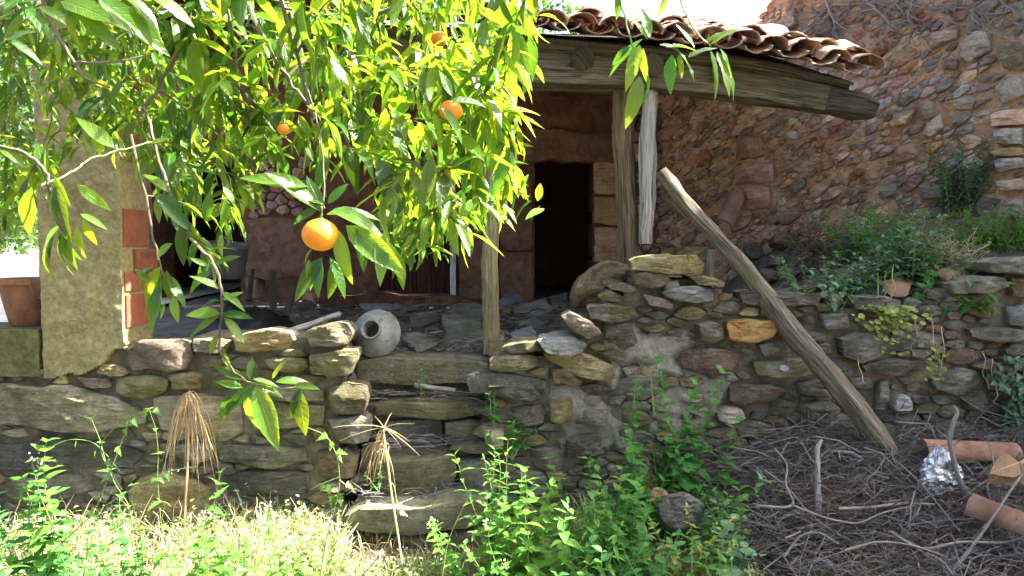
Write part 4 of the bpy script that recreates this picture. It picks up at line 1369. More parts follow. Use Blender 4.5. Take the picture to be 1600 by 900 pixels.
# rubble in the dark inner corner and on the bank
GR = 'fallen rubble stones in the shaded inner corner'
for x, y, s_, mt, lab in ((1118, 380, .15, 'slate', 'large grey rubble block at the left of the corner heap, below the propped tile'), (1160, 378, .14, 'plum', 'large purplish rubble block right of the propped dark tile'), (1150, 352, .12, 'brown', 'brown rubble stone lying on top of the corner heap under the tile'),
                       (1195, 372, .13, 'grey2', 'pale grey rubble stone in the middle of the corner heap'), (1180, 400, .11, 'slate', 'dark rubble stone in the corner heap just above the pole'), (1225, 385, .12, 'brown', 'brown rubble stone between the corner heap and the root tangle'),
                       (1215, 412, .10, 'slate', 'grey rubble stone below the brown one left of the roots'), (1142, 405, .10, 'brown', 'small brown rubble stone right of the stubby sunlit post'), (1165, 425, .09, 'red', 'reddish rubble stone behind the pole, low in the heap'),
                       (1200, 436, .09, 'slate', 'flat rubble stone behind the top slabs right of the pole'), (1240, 430, .08, 'plum', 'small purplish rubble stone left of the rue shrub'), (1190, 345, .10, 'red', 'reddish rubble stone highest against the gable foot')):
    p = hit(x, y, lambda a, b: terrace(a, b) + .10 * sm(1.5, 2.2, a) * sm(5.2, 6.5, b), 4.8)
    pl = Plane(p, (1, R.uniform(-.3, .3), R.uniform(-.3, .3)), (0, 0, 1), (0, -1, 0))
    pl.V = (Vector((R.uniform(-.3, .3), .35, 1)) - pl.U * pl.U.dot(Vector((0, .35, 1)))).normalized()
    pl.N = pl.U.cross(pl.V)
    mb = MB()
    n_ = R.randint(5, 7)
    stone(mb, [(math.cos(2 * pi * i / n_) * s_ * R.uniform(.8, 1.3), math.sin(2 * pi * i / n_) * s_ * R.uniform(.5, .8) + s_ * .3) for i in range(n_)], pl, s_ * .9, .05, .02, None, .8)
    o = mb.build('rubble_stone', M[mt], None, True, 38)
    tag(o, lab, 'stone', GR)
def tile_thing(a, b, Y, r, label, cover=True, name='roof_tile', nr=(0, -.6, 1), mat='terracotta'):
    p, q = P(*a, Y[0]), P(*b, Y[1])
    mb = MB()
    barrel(mb, p, q - p, nr, (q - p).length, r, r * .85, cover, .014, 10, .05)
    o = mb.build(name, M[mat], None, True, 45)
    return tag(o, label, 'roof tile')
tile_thing((1272, 392), (1312, 332), (5.95, 6.35), .085, 'reddish barrel tile leaning upright against the gable foot beside the shrubs', nr=(-.4, -1, .1))
tile_thing((1130, 352), (1155, 300), (6.9, 7.2), .09, 'dark red tile propped in the shaded corner below the gable', nr=(-.3, -1, .1))
tile_thing((1444, 703), (1590, 707), (4.06, 4.06), .066, 'long terracotta tile lying level on the brushwood below the wall', nr=(0, -.8, .8))
tile_thing((1515, 790), (1640, 835), (3.65, 3.4), .075, 'terracotta tile sloping through the brushwood under the withered leaf', nr=(0, -.7, .9))
flatstone([(1455, 428), (1482, 424), (1502, 426), (1496, 440), (1478, 446)], lambda a, b: terrace(a, b) + .08, .02, 'tile_shard', 'terracotta', 'red tile shard lying on the wall top beside the dry grass', 'shard', None, .03, None, (.0, -.5))
flatstone([(1372, 452), (1400, 440), (1425, 446), (1420, 462), (1390, 464)], lambda a, b: terrace(a, b) + .04, .02, 'tile_shard', 'terracotta', 'red tile shard half hidden under the stringy plants on the wall', 'shard', None, .03, None, (.1, -.5))

# foil bag and withered leaf
c = P(1470, 738, 3.9)
vs, fs = [], []
for j in range(23):
    for i in range(32):
        th, ph = pi * j / 22, 2 * pi * i / 32
        d = Vector((math.sin(th) * math.cos(ph), math.sin(th) * math.sin(ph), math.cos(th)))
        s_ = 1 + .55 * fbm(d * 2.2 + Vector((3, 3, 3)), 3) + .34 * abs(noise.noise(d * 5.5)) + .12 * noise.noise(d * 13)
        vs.append(c + Vector((d.x * .075 * (1.25 - .5 * d.z) * s_, d.y * .06 * s_, d.z * .115 * s_)))
for j in range(22):
    for i in range(32):
        fs.append([j * 32 + i, (j + 1) * 32 + i, (j + 1) * 32 + (i + 1) % 32, j * 32 + (i + 1) % 32])
o = MB().add(vs, fs).build('foil_bag', M['foil'], None, False)
tag(o, 'crumpled silver foil bag caught in the brushwood behind a grey branch', 'bag')
wl = thing('withered_leaf', P(1592, 722, 3.6), 'large curled withered brown leaf hanging at the right edge above a tile', 'leaf')
L = Leaves()
for d in ((-1.2, -.2, -.35), (-.5, -.1, -1.2), (.3, -.2, -1.1), (1, 0, -.5), (-.9, .2, -.8)):
    L.add('ovate', P(1592, 722, 3.6), d, (-.3, -1, .5), R.uniform(.12, .19), 1.3)
L.build(wl, M['deadleaf'], 10, 'lobe', minpx=1)

# ---------------------------------------------------------------- leaf litter
lit = Leaves()
for k in range(1500):
    x, y = R.uniform(330, 1000), R.uniform(474, 552)
    p = hit(x, y, terrace, 4.7)
    if p.y < 4.92 or p.y > 8: continue
    lit.add(R.choice(['ovate', 'lance']), p + Vector((0, 0, R.uniform(.005, .03))), (R.uniform(-1, 1), R.uniform(-1, 1), R.uniform(-.2, .3)), (R.uniform(-.5, .5), R.uniform(-.5, .5), 1), R.uniform(.03, .075))
o = lit.merge(lit.items, 'leaf_litter', M['deadleaf'], None, 'stuff')
tag(o, 'dry brown leaf litter scattered over the porch floor', 'leaf litter')
tw = MB()
for k in range(500):
    x, y = R.uniform(400, 1000), R.uniform(474, 552)
    p = hit(x, y, terrace, 4.7)
    if p.y < 4.92 or p.y > 8: continue
    d = Vector((R.uniform(-1, 1), R.uniform(-1, 1), R.uniform(-.1, .15))).normalized() * R.uniform(.06, .3)
    tw.tube(curve(p + Vector((0, 0, .02)), p + d + Vector((0, 0, .02)), 3, 0, .15), R.uniform(.002, .005), 4, False)
treads = [(4.92, 4.70, .90), (4.72, 4.47, .64), (4.5, 4.24, .40)]
for k in range(230):
    a, b, z = R.choice(treads + treads[:2])
    p = Vector((R.uniform(uL1 + .03, uR0 - .03), R.uniform(b, a), z + R.uniform(-.005, .035)))
    d = Vector((R.uniform(-1, 1), R.uniform(-.5, .5), R.uniform(-.08, .1))).normalized() * R.uniform(.04, .22)
    tw.tube(curve(p, p + d, 3, 0, .2), R.uniform(.0015, .0045), 4, False)
o = tw.build('twig_litter', M['twig'], None, True, None, 'stuff')
tag(o, 'thin dead twigs littering the porch floor and the stair treads', 'twigs')
for y, z in ((4.60, .885), (4.36, .625)):
    pass
stick((648, 602), (712, 610), .016, 'wood_pale', 'flat pale stick lying on the second highest stair tread', None, (4.72, 4.70), wob=.02, taper=.9)

# ---------------------------------------------------------------- the orange tree
tree = thing('orange_tree', (-2.5, 2.4, .05), 'leafy orange tree whose long bright green sprays hang over the left half', 'tree')
nodes = []           # (pos, radius)
def limb(pts, r0, r1, name='branch', n=8, mat='bark', sub=5, wob=.03):
    q, seed = [], R.random() * 50
    pts = [Vector(p) for p in pts]
    for i in range(len(pts) - 1):
        a, b = pts[max(0, i - 1)], pts[min(len(pts) - 1, i + 2)]
        for k in range(sub):
            t = k / sub
            p0, p1 = pts[i], pts[i + 1]
            m0, m1 = (p1 - a) * .5, (b - p0) * .5
            q.append(p0 * (2 * t ** 3 - 3 * t * t + 1) + m0 * (t ** 3 - 2 * t * t + t) + p1 * (-2 * t ** 3 + 3 * t * t) + m1 * (t ** 3 - t * t))
    q.append(pts[-1])
    for i, p in enumerate(q):
        p += Vector((noise.noise(Vector((i * .6, seed, 0))), noise.noise(Vector((i * .6, seed, 5))), noise.noise(Vector((i * .6, seed, 9))))) * wob
    if max(p.y for p in q) < 2.1 and r0 < .03: r0, r1 = r0 * .62, r1 * .7
    rr = [lerp(r0, r1, i / (len(q) - 1)) for i in range(len(q))]
    MB().tube(q, rr, n, True, .08).build(name, M[mat], tree, True, 60)
    nodes.extend(zip(q, rr))
    return q
limb([(-2.5, 2.4, -.1), (-2.52, 2.42, .8), (-2.42, 2.38, 1.6), (-2.35, 2.4, 2.3)], .12, .085, 'trunk', 12, wob=.04)
limb([(-2.35, 2.4, 2.3), (-1.7, 2.5, 2.9), (-.9, 2.6, 3.1), (-.1, 2.65, 2.95), (.1, 2.7, 2.8)], .05, .012)
limb([(-2.35, 2.4, 2.25), (-1.6, 1.95, 2.75), (-.8, 1.8, 2.85), (0, 1.65, 2.74), (.3, 1.5, 2.58)], .04, .006)
limb([(-2.35, 2.4, 2.3), (-1.8, 3.0, 2.9), (-1.0, 3.3, 3.1), (-.25, 3.2, 2.95)], .045, .012)
limb([(-2.35, 2.4, 2.2), (-1.9, 1.7, 2.5), (-1.2, 1.15, 2.45), (-.7, 1.05, 2.42)], .035, .006)
def pl_(px, Y): return [P(x, y, Y if not hasattr(Y, '__len__') else Y[i]) for i, (x, y) in enumerate(px)]
limb(pl_([(60, -30), (78, 30), (108, 85), (135, 122), (172, 136)], 1.55), .008, .003, n=6, wob=.005)
limb(pl_([(118, 98), (160, 97), (200, 92), (248, 78)], 1.55), .005, .002, n=5, wob=.005)
limb(pl_([(262, -30), (272, 20), (281, 55), (270, 95), (240, 150), (214, 190)], 1.9), .011, .005, n=6, wob=.008)
limb(pl_([(335, -30), (360, 25), (368, 80), (372, 140)], 2.0), .008, .004, n=6, wob=.008)
limb(pl_([(372, -20), (405, 40), (440, 110), (470, 150), (496, 182)], 1.9), .011, .005, n=6, wob=.008)
limb(pl_([(436, -20), (450, 40), (466, 95), (480, 150), (490, 185)], 1.7), .009, .004, n=6, wob=.005)
limb(pl_([(510, 0), (545, 20), (600, 18), (640, -10)], 2.2), .009, .006, n=6, wob=.005)
limb(pl_([(225, 170), (250, 250), (290, 360), (325, 400), (345, 440), (346, 500), (342, 540), (362, 575), (386, 596)], [1.75, 1.7, 1.66, 1.62, 1.6, 1.6, 1.6, 1.6, 1.6]), .007, .0028, n=6, wob=.006)
limb(pl_([(-20, 226), (40, 238), (70, 268), (78, 300), (92, 340), (100, 362)], 1.2), .005, .0025, n=6, wob=.004)
limb(pl_([(62, 290), (110, 270), (135, 252), (185, 236), (238, 222)], [1.2, 1.25, 1.3, 1.35, 1.4]), .003, .0018, n=5, mat='greenstem', wob=.004)
limb(pl_([(470, 120), (498, 190), (506, 260), (505, 325)], [1.7, 1.55, 1.46, 1.42]), .0026, .0018, n=6, wob=.006)
limb(pl_([(962, -30), (975, 20), (985, 60), (1000, 105)], 1.5), .0045, .0025, n=5, mat='greenstem', wob=.003)
limb(pl_([(1058, -40), (1066, 10), (1085, 45), (1110, 72)], 1.5), .004, .0025, n=5, mat='greenstem', wob=.003)
limb(pl_([(205, 210), (232, 330), (246, 400), (262, 445)], 1.7), .005, .0025, n=5, wob=.006)
limb(pl_([(386, 596), (420, 604), (455, 606), (478, 598)], 1.6), .0025, .0015, n=5, mat='greenstem', wob=.002)
lv = Leaves()
def lp(u0, v0, u1, v1, Y, wid=1., dz=None):
    a = P(u0, v0, Y)
    b = P(u1, v1, Y)
    L_ = (b - a).length
    d = b - a
    d.y = (R.uniform(-.35, .35) if dz is None else dz) * L_
    side = d.cross(Vector((0, 0, 1)))
    n_ = (UP * .8 + Vector((R.uniform(-.6, .6), -.75, 0)) + rv(.25))
    lv.add('lance', a, d, n_, L_ * 1.12, wid * R.uniform(1.1, 1.4), R.randrange(5))
HERO = [
 (1.5, [(1005,60,950,108),(1000,70,975,140),(1005,75,1010,130),(1000,118,982,198),(1010,115,1024,166),(1012,62,985,30),(1030,70,1068,74),(1040,75,1095,62),(1060,80,1092,122),(1050,85,1045,145),(1110,70,1150,38),(1120,80,1146,146),(1110,78,1128,150),(1125,75,1168,148),(1075,90,1120,62),(968,-20,966,28),(1040,-10,1034,24),(1015,60,1004,8),(985,72,952,96),(1060,85,1070,120),(1085,75,1060,40),(1100,70,1128,44)]),
 (1.2, [(70,268,60,228),(72,272,54,214),(80,266,94,250),(85,275,102,322),(50,292,8,378),(85,290,106,372),(120,288,166,326),(125,334,162,356),(0,232,48,248),(72,300,92,330),(95,352,40,398),(85,365,76,412),(100,370,106,412),(70,382,76,442),(92,360,112,412),(130,342,142,384),(120,352,126,402),(98,362,84,430),(104,366,120,420)]),
 (1.0, [(20,20,-30,52),(60,10,116,34),(40,10,92,56),(95,2,190,28),(100,15,190,52),(105,5,222,48),(150,-6,246,72),(0,10,52,-4),(60,50,-10,58),(110,12,112,68),(200,12,242,64),(190,-10,262,28),(30,-10,60,40),(130,-10,160,36),(230,-14,300,24),(5,60,60,86)]),
 (1.42, [(500,330,428,272),(505,330,478,272),(482,292,388,278),(510,335,592,324),(520,330,602,352),(490,388,466,412),(505,402,458,466),(500,402,498,462),(515,402,542,462),(520,406,520,470),(482,406,494,452),(540,352,630,422),(530,360,546,442),(590,372,642,432),(600,362,598,442),(506,320,470,300),(512,318,540,286),(560,350,575,420),(498,325,455,345)]),
 (1.6, [(345,490,288,486),(345,452,304,430),(345,456,386,478),(345,492,298,522),(345,490,396,492),(350,496,382,532),(340,522,330,552),(385,592,336,574),(390,592,387,556),(395,592,432,602),(425,592,446,558),(430,597,486,594),(460,602,500,600),(470,606,454,652),(465,606,476,682),(400,602,348,640),(390,612,386,692),(380,606,340,590),(375,612,334,662),(400,602,442,692),(405,600,440,622),(350,545,352,585),(344,470,312,470),(346,470,376,455)]),
 (1.66, [(300,362,254,310),(300,352,270,402),(282,352,286,412),(295,346,316,396),(320,346,332,300),(240,416,184,442),(250,416,214,482),(255,422,240,476),(260,422,266,472),(235,442,204,420),(260,472,238,502),(270,462,282,502),(330,416,372,394),(330,422,288,452),(325,416,300,402),(300,370,340,385),(286,330,240,300),(262,300,232,260),(270,380,236,400),(262,430,285,465),(255,440,222,520),(265,445,300,470)]),
 (1.4, [(180,232,128,184),(235,224,262,214),(180,236,172,262),(690,168,730,215),(702,160,760,150),(706,150,690,110)]),
]
for Y, segs in HERO:
    for s_ in segs:
        lp(*s_, Y)
def rosette(tip, ax, n, L, spread=.9, grav=.55):
    ax = Vector(ax).normalized()
    ph = R.random() * 6
    o = ax.orthogonal().normalized()
    o2 = ax.cross(o)
    for k in range(n):
        t = ph + k * 2.4
        rd = o * math.cos(t) + o2 * math.sin(t)
        back = k / n
        d = ax * R.uniform(.2, .7) + rd * spread * R.uniform(.6, 1.1) + Vector((0, 0, -grav * R.uniform(.5, 1.5)))
        n_ = UP + rd * .3 - d.normalized() * .2 + rv(.45)
        lv.add('lance', Vector(tip) - ax * back * L * 1.5 + rd * .003, d, n_, L * R.choice([.5, .75, .9, 1., 1.15, 1.25]) * R.uniform(.9, 1.1), R.uniform(.85, 1.4))
tips = []
def region(poly, y0, y1, cnt, L, n=(6, 9), pw=1.):
    us = [p[0] for p in poly]; vs = [p[1] for p in poly]
    c = 0
    while c < cnt:
        u, v = R.uniform(min(us), max(us)), R.uniform(min(vs), max(vs))
        if not inpoly(u, v, poly): continue
        c += 1
        Y = lerp(y0, y1, R.random() ** pw)
        tips.append((P(u, v, Y), R.uniform(*L), R.randint(*n)))
MAIN = [(300, -40), (850, -40), (846, 60), (836, 110), (820, 190), (805, 270), (772, 325), (700, 350), (640, 372), (600, 320), (540, 262), (430, 245), (350, 300), (250, 280), (250, 120)]
region(MAIN, 1.7, 2.4, 105, (.085, .12))
region(MAIN, 2.4, 3.5, 72, (.08, .115))
region([(480, -20), (850, -40), (840, 110), (800, 260), (700, 330), (560, 250)], 1.9, 3.2, 62, (.08, .11))
region([(0, -40), (240, -40), (250, 190), (180, 180), (100, 150), (50, 330), (0, 370)], 2.0, 3.6, 100, (.075, .105))
region([(80, 40), (270, 30), (330, 250), (250, 270), (190, 240), (90, 170)], 2.0, 3.4, 70, (.07, .09))
region([(240, 270), (400, 260), (390, 330), (340, 420), (300, 400), (250, 400), (230, 330)], 1.65, 2.3, 11, (.075, .095))
region([(560, 320), (720, 330), (800, 310), (770, 352), (700, 385), (640, 408), (590, 390)], 1.8, 2.6, 26, (.07, .095))
region([(770, 240), (815, 220), (810, 320), (770, 340)], 1.9, 2.4, 7, (.07, .09))
region([(420, -60), (700, -60), (640, 120), (480, 190), (420, 150)], 4.0, 4.5, 25, (.08, .11))
for k in range(620):  # unseen sprays above the frame, added to shade the leaves at left
    Y = R.uniform(1.5, 3.6)
    p = P(R.uniform(60, 560), 0, Y)
    p.z += R.uniform(.10, .85)
    tips.append((p, R.uniform(.07, .095), R.randint(5, 8)))
tips.sort(key=lambda a: min((a[0] - n_[0]).length for n_ in nodes[::4]))
bm_ = MB()
for tip, L_, n_ in tips:
    best, bd = None, 1e9
    for p, r in nodes:
        d = tip - p
        q = d.length + .5 * max(0, d.z) + .15 * max(0, -d.x)
        if q < bd and d.length > .04: bd, best = q, (p, r)
    p, r = best
    c1 = p + (tip - p) * .5 + Vector((0, 0, .25 * (tip - p).length)) + rv(.06)
    q = []
    for i in range(7):
        t = i / 6
        q.append(p * (1 - t) ** 2 + c1 * 2 * t * (1 - t) + tip * t * t)
    r1 = min(r * .8, .0055)
    rr = [lerp(r1, .0014, i / 6) for i in range(7)]
    bm_.tube(q, rr, 5, False)
    nodes.extend(list(zip(q, rr))[2:])
    ax = (q[-1] - q[-2]).normalized()
    rosette(tip, ax, n_, L_)
    for i in (3, 4, 5):
        if R.random() < .8:
            d = (q[i + 1] - q[i]).normalized() * .4 + rv(.8) + Vector((0, 0, -.3))
            lv.add('lance', q[i], d, UP + rv(.5), L_ * R.uniform(.7, 1.1), R.uniform(.85, 1.15))
bm_.build('twigs', M['bark'], tree, True, None, 'stuff')
lv.build(tree, M['leaf'], 298, 'leaf', 'foliage', 22)
def orange(u, v, rpx, Y, label):
    c = P(u, v, Y)
    r = rpx / F * Y
    o = thing('orange', c, label, 'orange', 'ripe oranges hanging in the tree')
    def f(rr, h, t):
        return rr * (1 + .02 * math.sin(t * 3 + 1)), h
    pr_ = [(r * math.sin(pi * k / 16) * (1.05), -r * .93 * math.cos(pi * k / 16)) for k in range(17)]
    MB().lathe(pr_, c, (.12, -.05, 1), 32, f).build('peel', M['peel'], o, True)
    mb = MB()
    for k in range(5):
        a = 2 * pi * k / 5
        mb.tube([c + Vector((0, 0, r * .93)), c + Vector((math.cos(a) * r * .25, math.sin(a) * r * .25, r * .91))], [r * .09, r * .03], 4)
    mb.tube([c + Vector((0, 0, r * .9)), c + Vector((.003, 0, r * 1.25)), c + Vector((.002, 0, r * 1.8))], [.003, .002, .0018], 5)
    mb.build('stalk', M['greenstem'], o, True)
orange(501, 367, 27, 1.42, 'largest ripe orange, hanging lowest from a spray left of the metal jar')
orange(705, 173, 17, 1.75, 'ripe orange high in the bright foliage near the right edge of the tree')
orange(686, 61, 12, 1.9, 'small ripe orange tucked highest among the bright leaves')
orange(443, 202, 9, 1.95, 'tiny orange nearly hidden by leaves left of the other fruit')
# ---------------------------------------------------------------- weeds and shrubs
def leafy(u, v, Y, L, kind, mat, name, label, cat='plant', stems=3, spread=.25, base=None, n_ind=40, step=.5, stem_r=.0035, droop=.15, fn=ground, width=0., hmin=.55, wid=1., flowers=0, rest='foliage', hmax=None, group=None, leafn=2):
    L *= 1.55 if fn is ground and base is None else 1.8
    top = P(u, v, Y)
    b = Vector((top.x, Y, fn(top.x, Y))) if base is None else Vector(base)
    h = top.z - b.z
    t = thing(name, b, label, cat, group)
    mb, lf, fl = MB(), Leaves(), Leaves()
    for s in range(stems):
        hh = h * (R.uniform(hmin, 1.) if s else 1.)
        p0 = b + Vector((R.uniform(-1, 1) * width, R.uniform(-.5, .5) * width, -.02))
        if s: p0.z = fn(p0.x, p0.y) - .02 if base is None else p0.z
        p1 = Vector((p0.x if s else top.x, p0.y, b.z + hh)) + Vector((R.uniform(-1, 1), R.uniform(-1, .6), 0)) * spread * h * (1.5 if s else .3)
        q = curve(p0, p1, 8, -.04, .06)
        r_ = stem_r * R.uniform(.7, 1.2)
        mb.tube(q, [lerp(r_, r_ * .4, k / 8) for k in range(9)], 5, False)
        n = max(3, int(hh / (L * step)))
        ph = R.random() * 6
        for k in range(n):
            f = lerp(.12, 1, (k + 1) / n)
            i = min(7, int(f * 8))
            p = q[i].lerp(q[i + 1], f * 8 - i)
            ax = (q[i + 1] - q[i]).normalized()
            ph += 1.57 + R.uniform(-.3, .3)
            for m in range(leafn):
                a = ph + m * 2 * pi / leafn
                rd = Vector((math.cos(a), math.sin(a), 0))
                up = lerp(.25, 1.1, f ** 3)
                d = rd + ax * up + Vector((0, 0, -droop - R.uniform(0, .5))) + rv(.25)
                sc = (1.05 - .55 * f ** 2) * R.uniform(.7, 1.15)
                lf.add(kind, p, d, UP - rd * .35 * up + rv(.3), L * sc, wid)
        if flowers:
            for k in range(flowers):
                d = rv() + UP
                fl.add('small', q[-1] + rv(.02) + Vector((0, 0, .01)), d, rv(), .012, 1.4)
    mb.build('stem', M['greenstem'], t, True)
    lf.build(t, M[mat], n_ind, 'leaf', rest, 9)
    if fl.items: fl.merge(fl.items, 'flowers', M['petal'], t, 'stuff')
    return t
# weeds right of the lowest step; darker nettle colour stands for shade on some
leafy(800, 690, 3.75, .085, 'lance', 'weed', 'leafy_weed', 'tallest sunlit weed beside the lowest step, pale pointed tip', stems=5, spread=.22, width=.06)
leafy(835, 742, 3.5, .085, 'ovate', 'weed', 'leafy_weed', 'broad leaved yellow green weed just right of the tall pale one', stems=4, spread=.3, width=.07)
leafy(768, 770, 3.55, .06, 'ovate', 'weed', 'leafy_weed', 'low sunlit weed overlapping the right end of the lowest step', stems=5, spread=.3, width=.08)
leafy(912, 715, 3.8, .07, 'ovate', 'weed', 'leafy_weed', 'weed with white tipped sunlit top under the grey wall stones', stems=4, spread=.22, width=.07)
leafy(976, 735, 3.7, .085, 'ovate', 'weed', 'leafy_weed', 'weed with one upright star shaped pale tip left of the half buried stone', stems=4, spread=.18, width=.07)
leafy(940, 770, 3.6, .075, 'ovate', 'nettle', 'leafy_weed', 'dense green weed in half shade below the star tipped one', stems=6, spread=.3, width=.1)
leafy(870, 790, 3.4, .08, 'lance', 'weed', 'leafy_weed', 'sunlit dense weed at the bottom, in front of the broad leaved one', stems=6, spread=.3, width=.1)
leafy(1000, 815, 3.45, .075, 'ovate', 'nettle', 'leafy_weed', 'shaded leafy weed in front of the half buried round stone', stems=7, spread=.32, width=.12)
leafy(1070, 840, 3.3, .07, 'ovate', 'nettle', 'leafy_weed', 'low spreading weed at the bottom right of the round stone', stems=8, spread=.4, width=.14)
leafy(1135, 860, 3.3, .065, 'lance', 'weed', 'leafy_weed', 'low weed at the bottom edge where the brushwood begins', stems=7, spread=.4, width=.13)
leafy(1150, 765, 3.75, .08, 'ovate', 'weed', 'leafy_weed', 'single bright green weed rising out of the brushwood edge', stems=2, spread=.12)
leafy(1160, 815, 3.55, .075, 'round', 'bluegreen', 'leafy_weed', 'blue green round leaved weed at the brushwood edge', stems=4, spread=.4, width=.06)
leafy(930, 840, 3.25, .07, 'ovate', 'nettle', 'leafy_weed', 'dark green weed in the bottom centre, right of the sunlit ones', stems=7, spread=.35, width=.14)
leafy(1085, 790, 3.6, .045, 'small', 'pennywort', 'leafy_weed', 'small yellow green spurge like weed right of the round stone', stems=5, spread=.3, width=.05, leafn=3)
leafy(785, 705, 3.85, .07, 'lance', 'weed', 'leafy_weed', 'sunlit narrow leaved weed touching the right edge of the steps', stems=6, spread=.2, width=.05)
leafy(815, 735, 3.65, .075, 'ovate', 'weed', 'leafy_weed', 'dense sunlit weed in front of the tallest pale weed', stems=7, spread=.25, width=.06)
leafy(775, 815, 3.45, .06, 'lobed', 'weed', 'leafy_weed', 'low sunlit cut leaved weed in front of the lowest step', stems=8, spread=.4, width=.1, flowers=10)
# nettles against the wall
leafy(1045, 565, 4.22, .085, 'nettle', 'nettle', 'nettle', 'tall nettle against the wall under the mortar patch', stems=4, spread=.16, width=.07, n_ind=60)
leafy(1000, 610, 4.2, .08, 'nettle', 'nettle', 'nettle', 'nettle left of the tallest one, in front of the wall foot', stems=4, spread=.2, width=.09, n_ind=60)
leafy(1085, 640, 4.15, .075, 'nettle', 'nettle', 'nettle', 'shorter nettle right of the tallest one', stems=4, spread=.25, width=.09, n_ind=50)
leafy(985, 690, 4.0, .07, 'nettle', 'nettle', 'nettle', 'low nettle in front of the others at the wall foot', stems=6, spread=.3, width=.14, n_ind=60)
leafy(1060, 700, 4.0, .06, 'ovate', 'nettle', 'leafy_weed', 'dark tangled weed at the foot of the nettles', stems=8, spread=.4, width=.16, n_ind=40)
# stairs and joints
leafy(657, 580, 4.72, .035, 'lobed', 'nettle', 'step_fern', 'tiny green seedling on the second highest stair tread', stems=3, spread=.5, base=(P(657, 610, 4.7).x, 4.72, .90), n_ind=14)
leafy(772, 612, 4.40, .045, 'lobed', 'nettle', 'wall_fern', 'small green fern in the wall joint right of the steps', stems=3, spread=.3, base=(P(772, 665, 4.4).x, 4.42, P(772, 665, 4.4).z), n_ind=24)
leafy(800, 652, 4.36, .055, 'nettle', 'nettle', 'wall_fern', 'larger green plant in the wall joint below the small fern', stems=5, spread=.4, base=(P(800, 715, 4.36).x, 4.38, P(800, 715, 4.36).z), n_ind=36)
leafy(590, 725, 4.36, .03, 'small', 'nettle', 'wall_fern', 'faint seedling at the left end of the third stair', stems=2, spread=.3, base=(P(590, 770, 4.3).x, 4.36, P(590, 770, 4.3).z), n_ind=10)
# left weeds; the darker nettle colour puts in the tree shade
leafy(82, 690, 3.35, .085, 'ovate', 'weed', 'leafy_weed', 'upright sunlit weed at the far left with whorled leaves', stems=2, spread=.12, leafn=3)
leafy(40, 745, 3.4, .08, 'ovate', 'nettle', 'leafy_weed', 'leafy weed at the left edge left of the upright one', stems=4, spread=.25, width=.08)
leafy(20, 800, 3.2, .075, 'ovate', 'nettle', 'leafy_weed', 'bushy weed in the bottom left corner', stems=6, spread=.35, width=.12)
leafy(190, 770, 3.5, .06, 'lobed', 'nettle', 'leafy_weed', 'cut leaved weed in front of the long wall stone at left', stems=5, spread=.3, width=.1)
leafy(235, 640, 3.6, .055, 'lobed', 'weed', 'leafy_weed', 'thin cut leaved weed left of the drooping dry grass', stems=3, spread=.3, width=.1, step=1.6)
leafy(345, 745, 3.6, .075, 'lobed', 'weed', 'leafy_weed', 'weed behind the dry grass stalk beside the ochre boulder', stems=3, spread=.2, width=.08)
leafy(140, 820, 3.2, .065, 'ovate', 'nettle', 'leafy_weed', 'low dense weed at the bottom left beside the corner bush', stems=6, spread=.35, width=.12)
leafy(415, 800, 3.4, .05, 'lobed', 'weed', 'leafy_weed', 'sunlit low weed with tiny pale flowers left of the lowest step', stems=7, spread=.35, width=.16, flowers=14)
leafy(330, 815, 3.3, .05, 'lobed', 'weed', 'leafy_weed', 'sunlit flowering weed just right of the dry grass stalk', stems=7, spread=.35, width=.16, flowers=14)
leafy(490, 830, 3.4, .05, 'lobed', 'weed', 'leafy_weed', 'sunlit flowering weed touching the left end of the lowest step', stems=6, spread=.35, width=.12, flowers=12)
# plants on the bank behind the right wall
def bank(u, v, vb, Y, **k):
    b = P(u, vb, Y)
    return leafy(u, v, Y, base=(b.x, Y, b.z), **k)
bank(1290, 395, 468, 4.85, L=.045, kind='ovate', mat='bluegreen', name='bank_shrub', label='blue green rue shrub on the wall top beside the leaning pole', cat='shrub', stems=26, spread=.5, width=.2, n_ind=60)
bank(1340, 415, 470, 4.8, L=.04, kind='ovate', mat='bluegreen', name='bank_shrub', label='smaller blue green shrub right of the rue on the wall top', cat='shrub', stems=12, spread=.5, width=.13, n_ind=40)
bank(1370, 325, 420, 5.5, L=.035, kind='small', mat='nettle', name='bank_shrub', label='fine leaved green shrub behind the pale topped sow thistle', cat='shrub', stems=80, spread=.45, width=.28, n_ind=0, step=.45)
bank(1425, 340, 450, 4.95, L=.10, kind='lobed', mat='bluegreen', name='sow_thistle', label='tall sow thistle with jagged leaves in the middle of the bank', cat='plant', stems=7, spread=.2, width=.08, n_ind=50, flowers=6)
bank(1440, 420, 500, 4.62, L=.08, kind='lobed', mat='nettle', name='sow_thistle', label='drooping thistle spilling over the wall edge below the tall one', cat='plant', stems=10, spread=.5, width=.14, n_ind=50, droop=.5)
bank(1500, 222, 335, 5.75, L=.032, kind='small', mat='bluegreen', name='bank_shrub', label='feathery dark shrub growing high against the gable wall', cat='shrub', stems=60, spread=.3, width=.12, n_ind=0, step=.4, flowers=2)
bank(1560, 325, 398, 5.3, L=.032, kind='small', mat='weed', name='bank_shrub', label='olive green low shrub along the gable foot at the right edge', cat='shrub', stems=100, spread=.5, width=.34, n_ind=0, step=.45)
bank(1480, 360, 420, 5.2, L=.03, kind='small', mat='pennywort', name='bank_shrub', label='thin yellowish shrub between the thistle and the olive one', cat='shrub', stems=40, spread=.5, width=.2, n_ind=0)
bank(1400, 395, 450, 5.0, L=.03, kind='small', mat='weed', name='bank_shrub', label='low soft green cushion at the foot of the tall thistle', cat='shrub', stems=60, spread=.6, width=.22, n_ind=0)
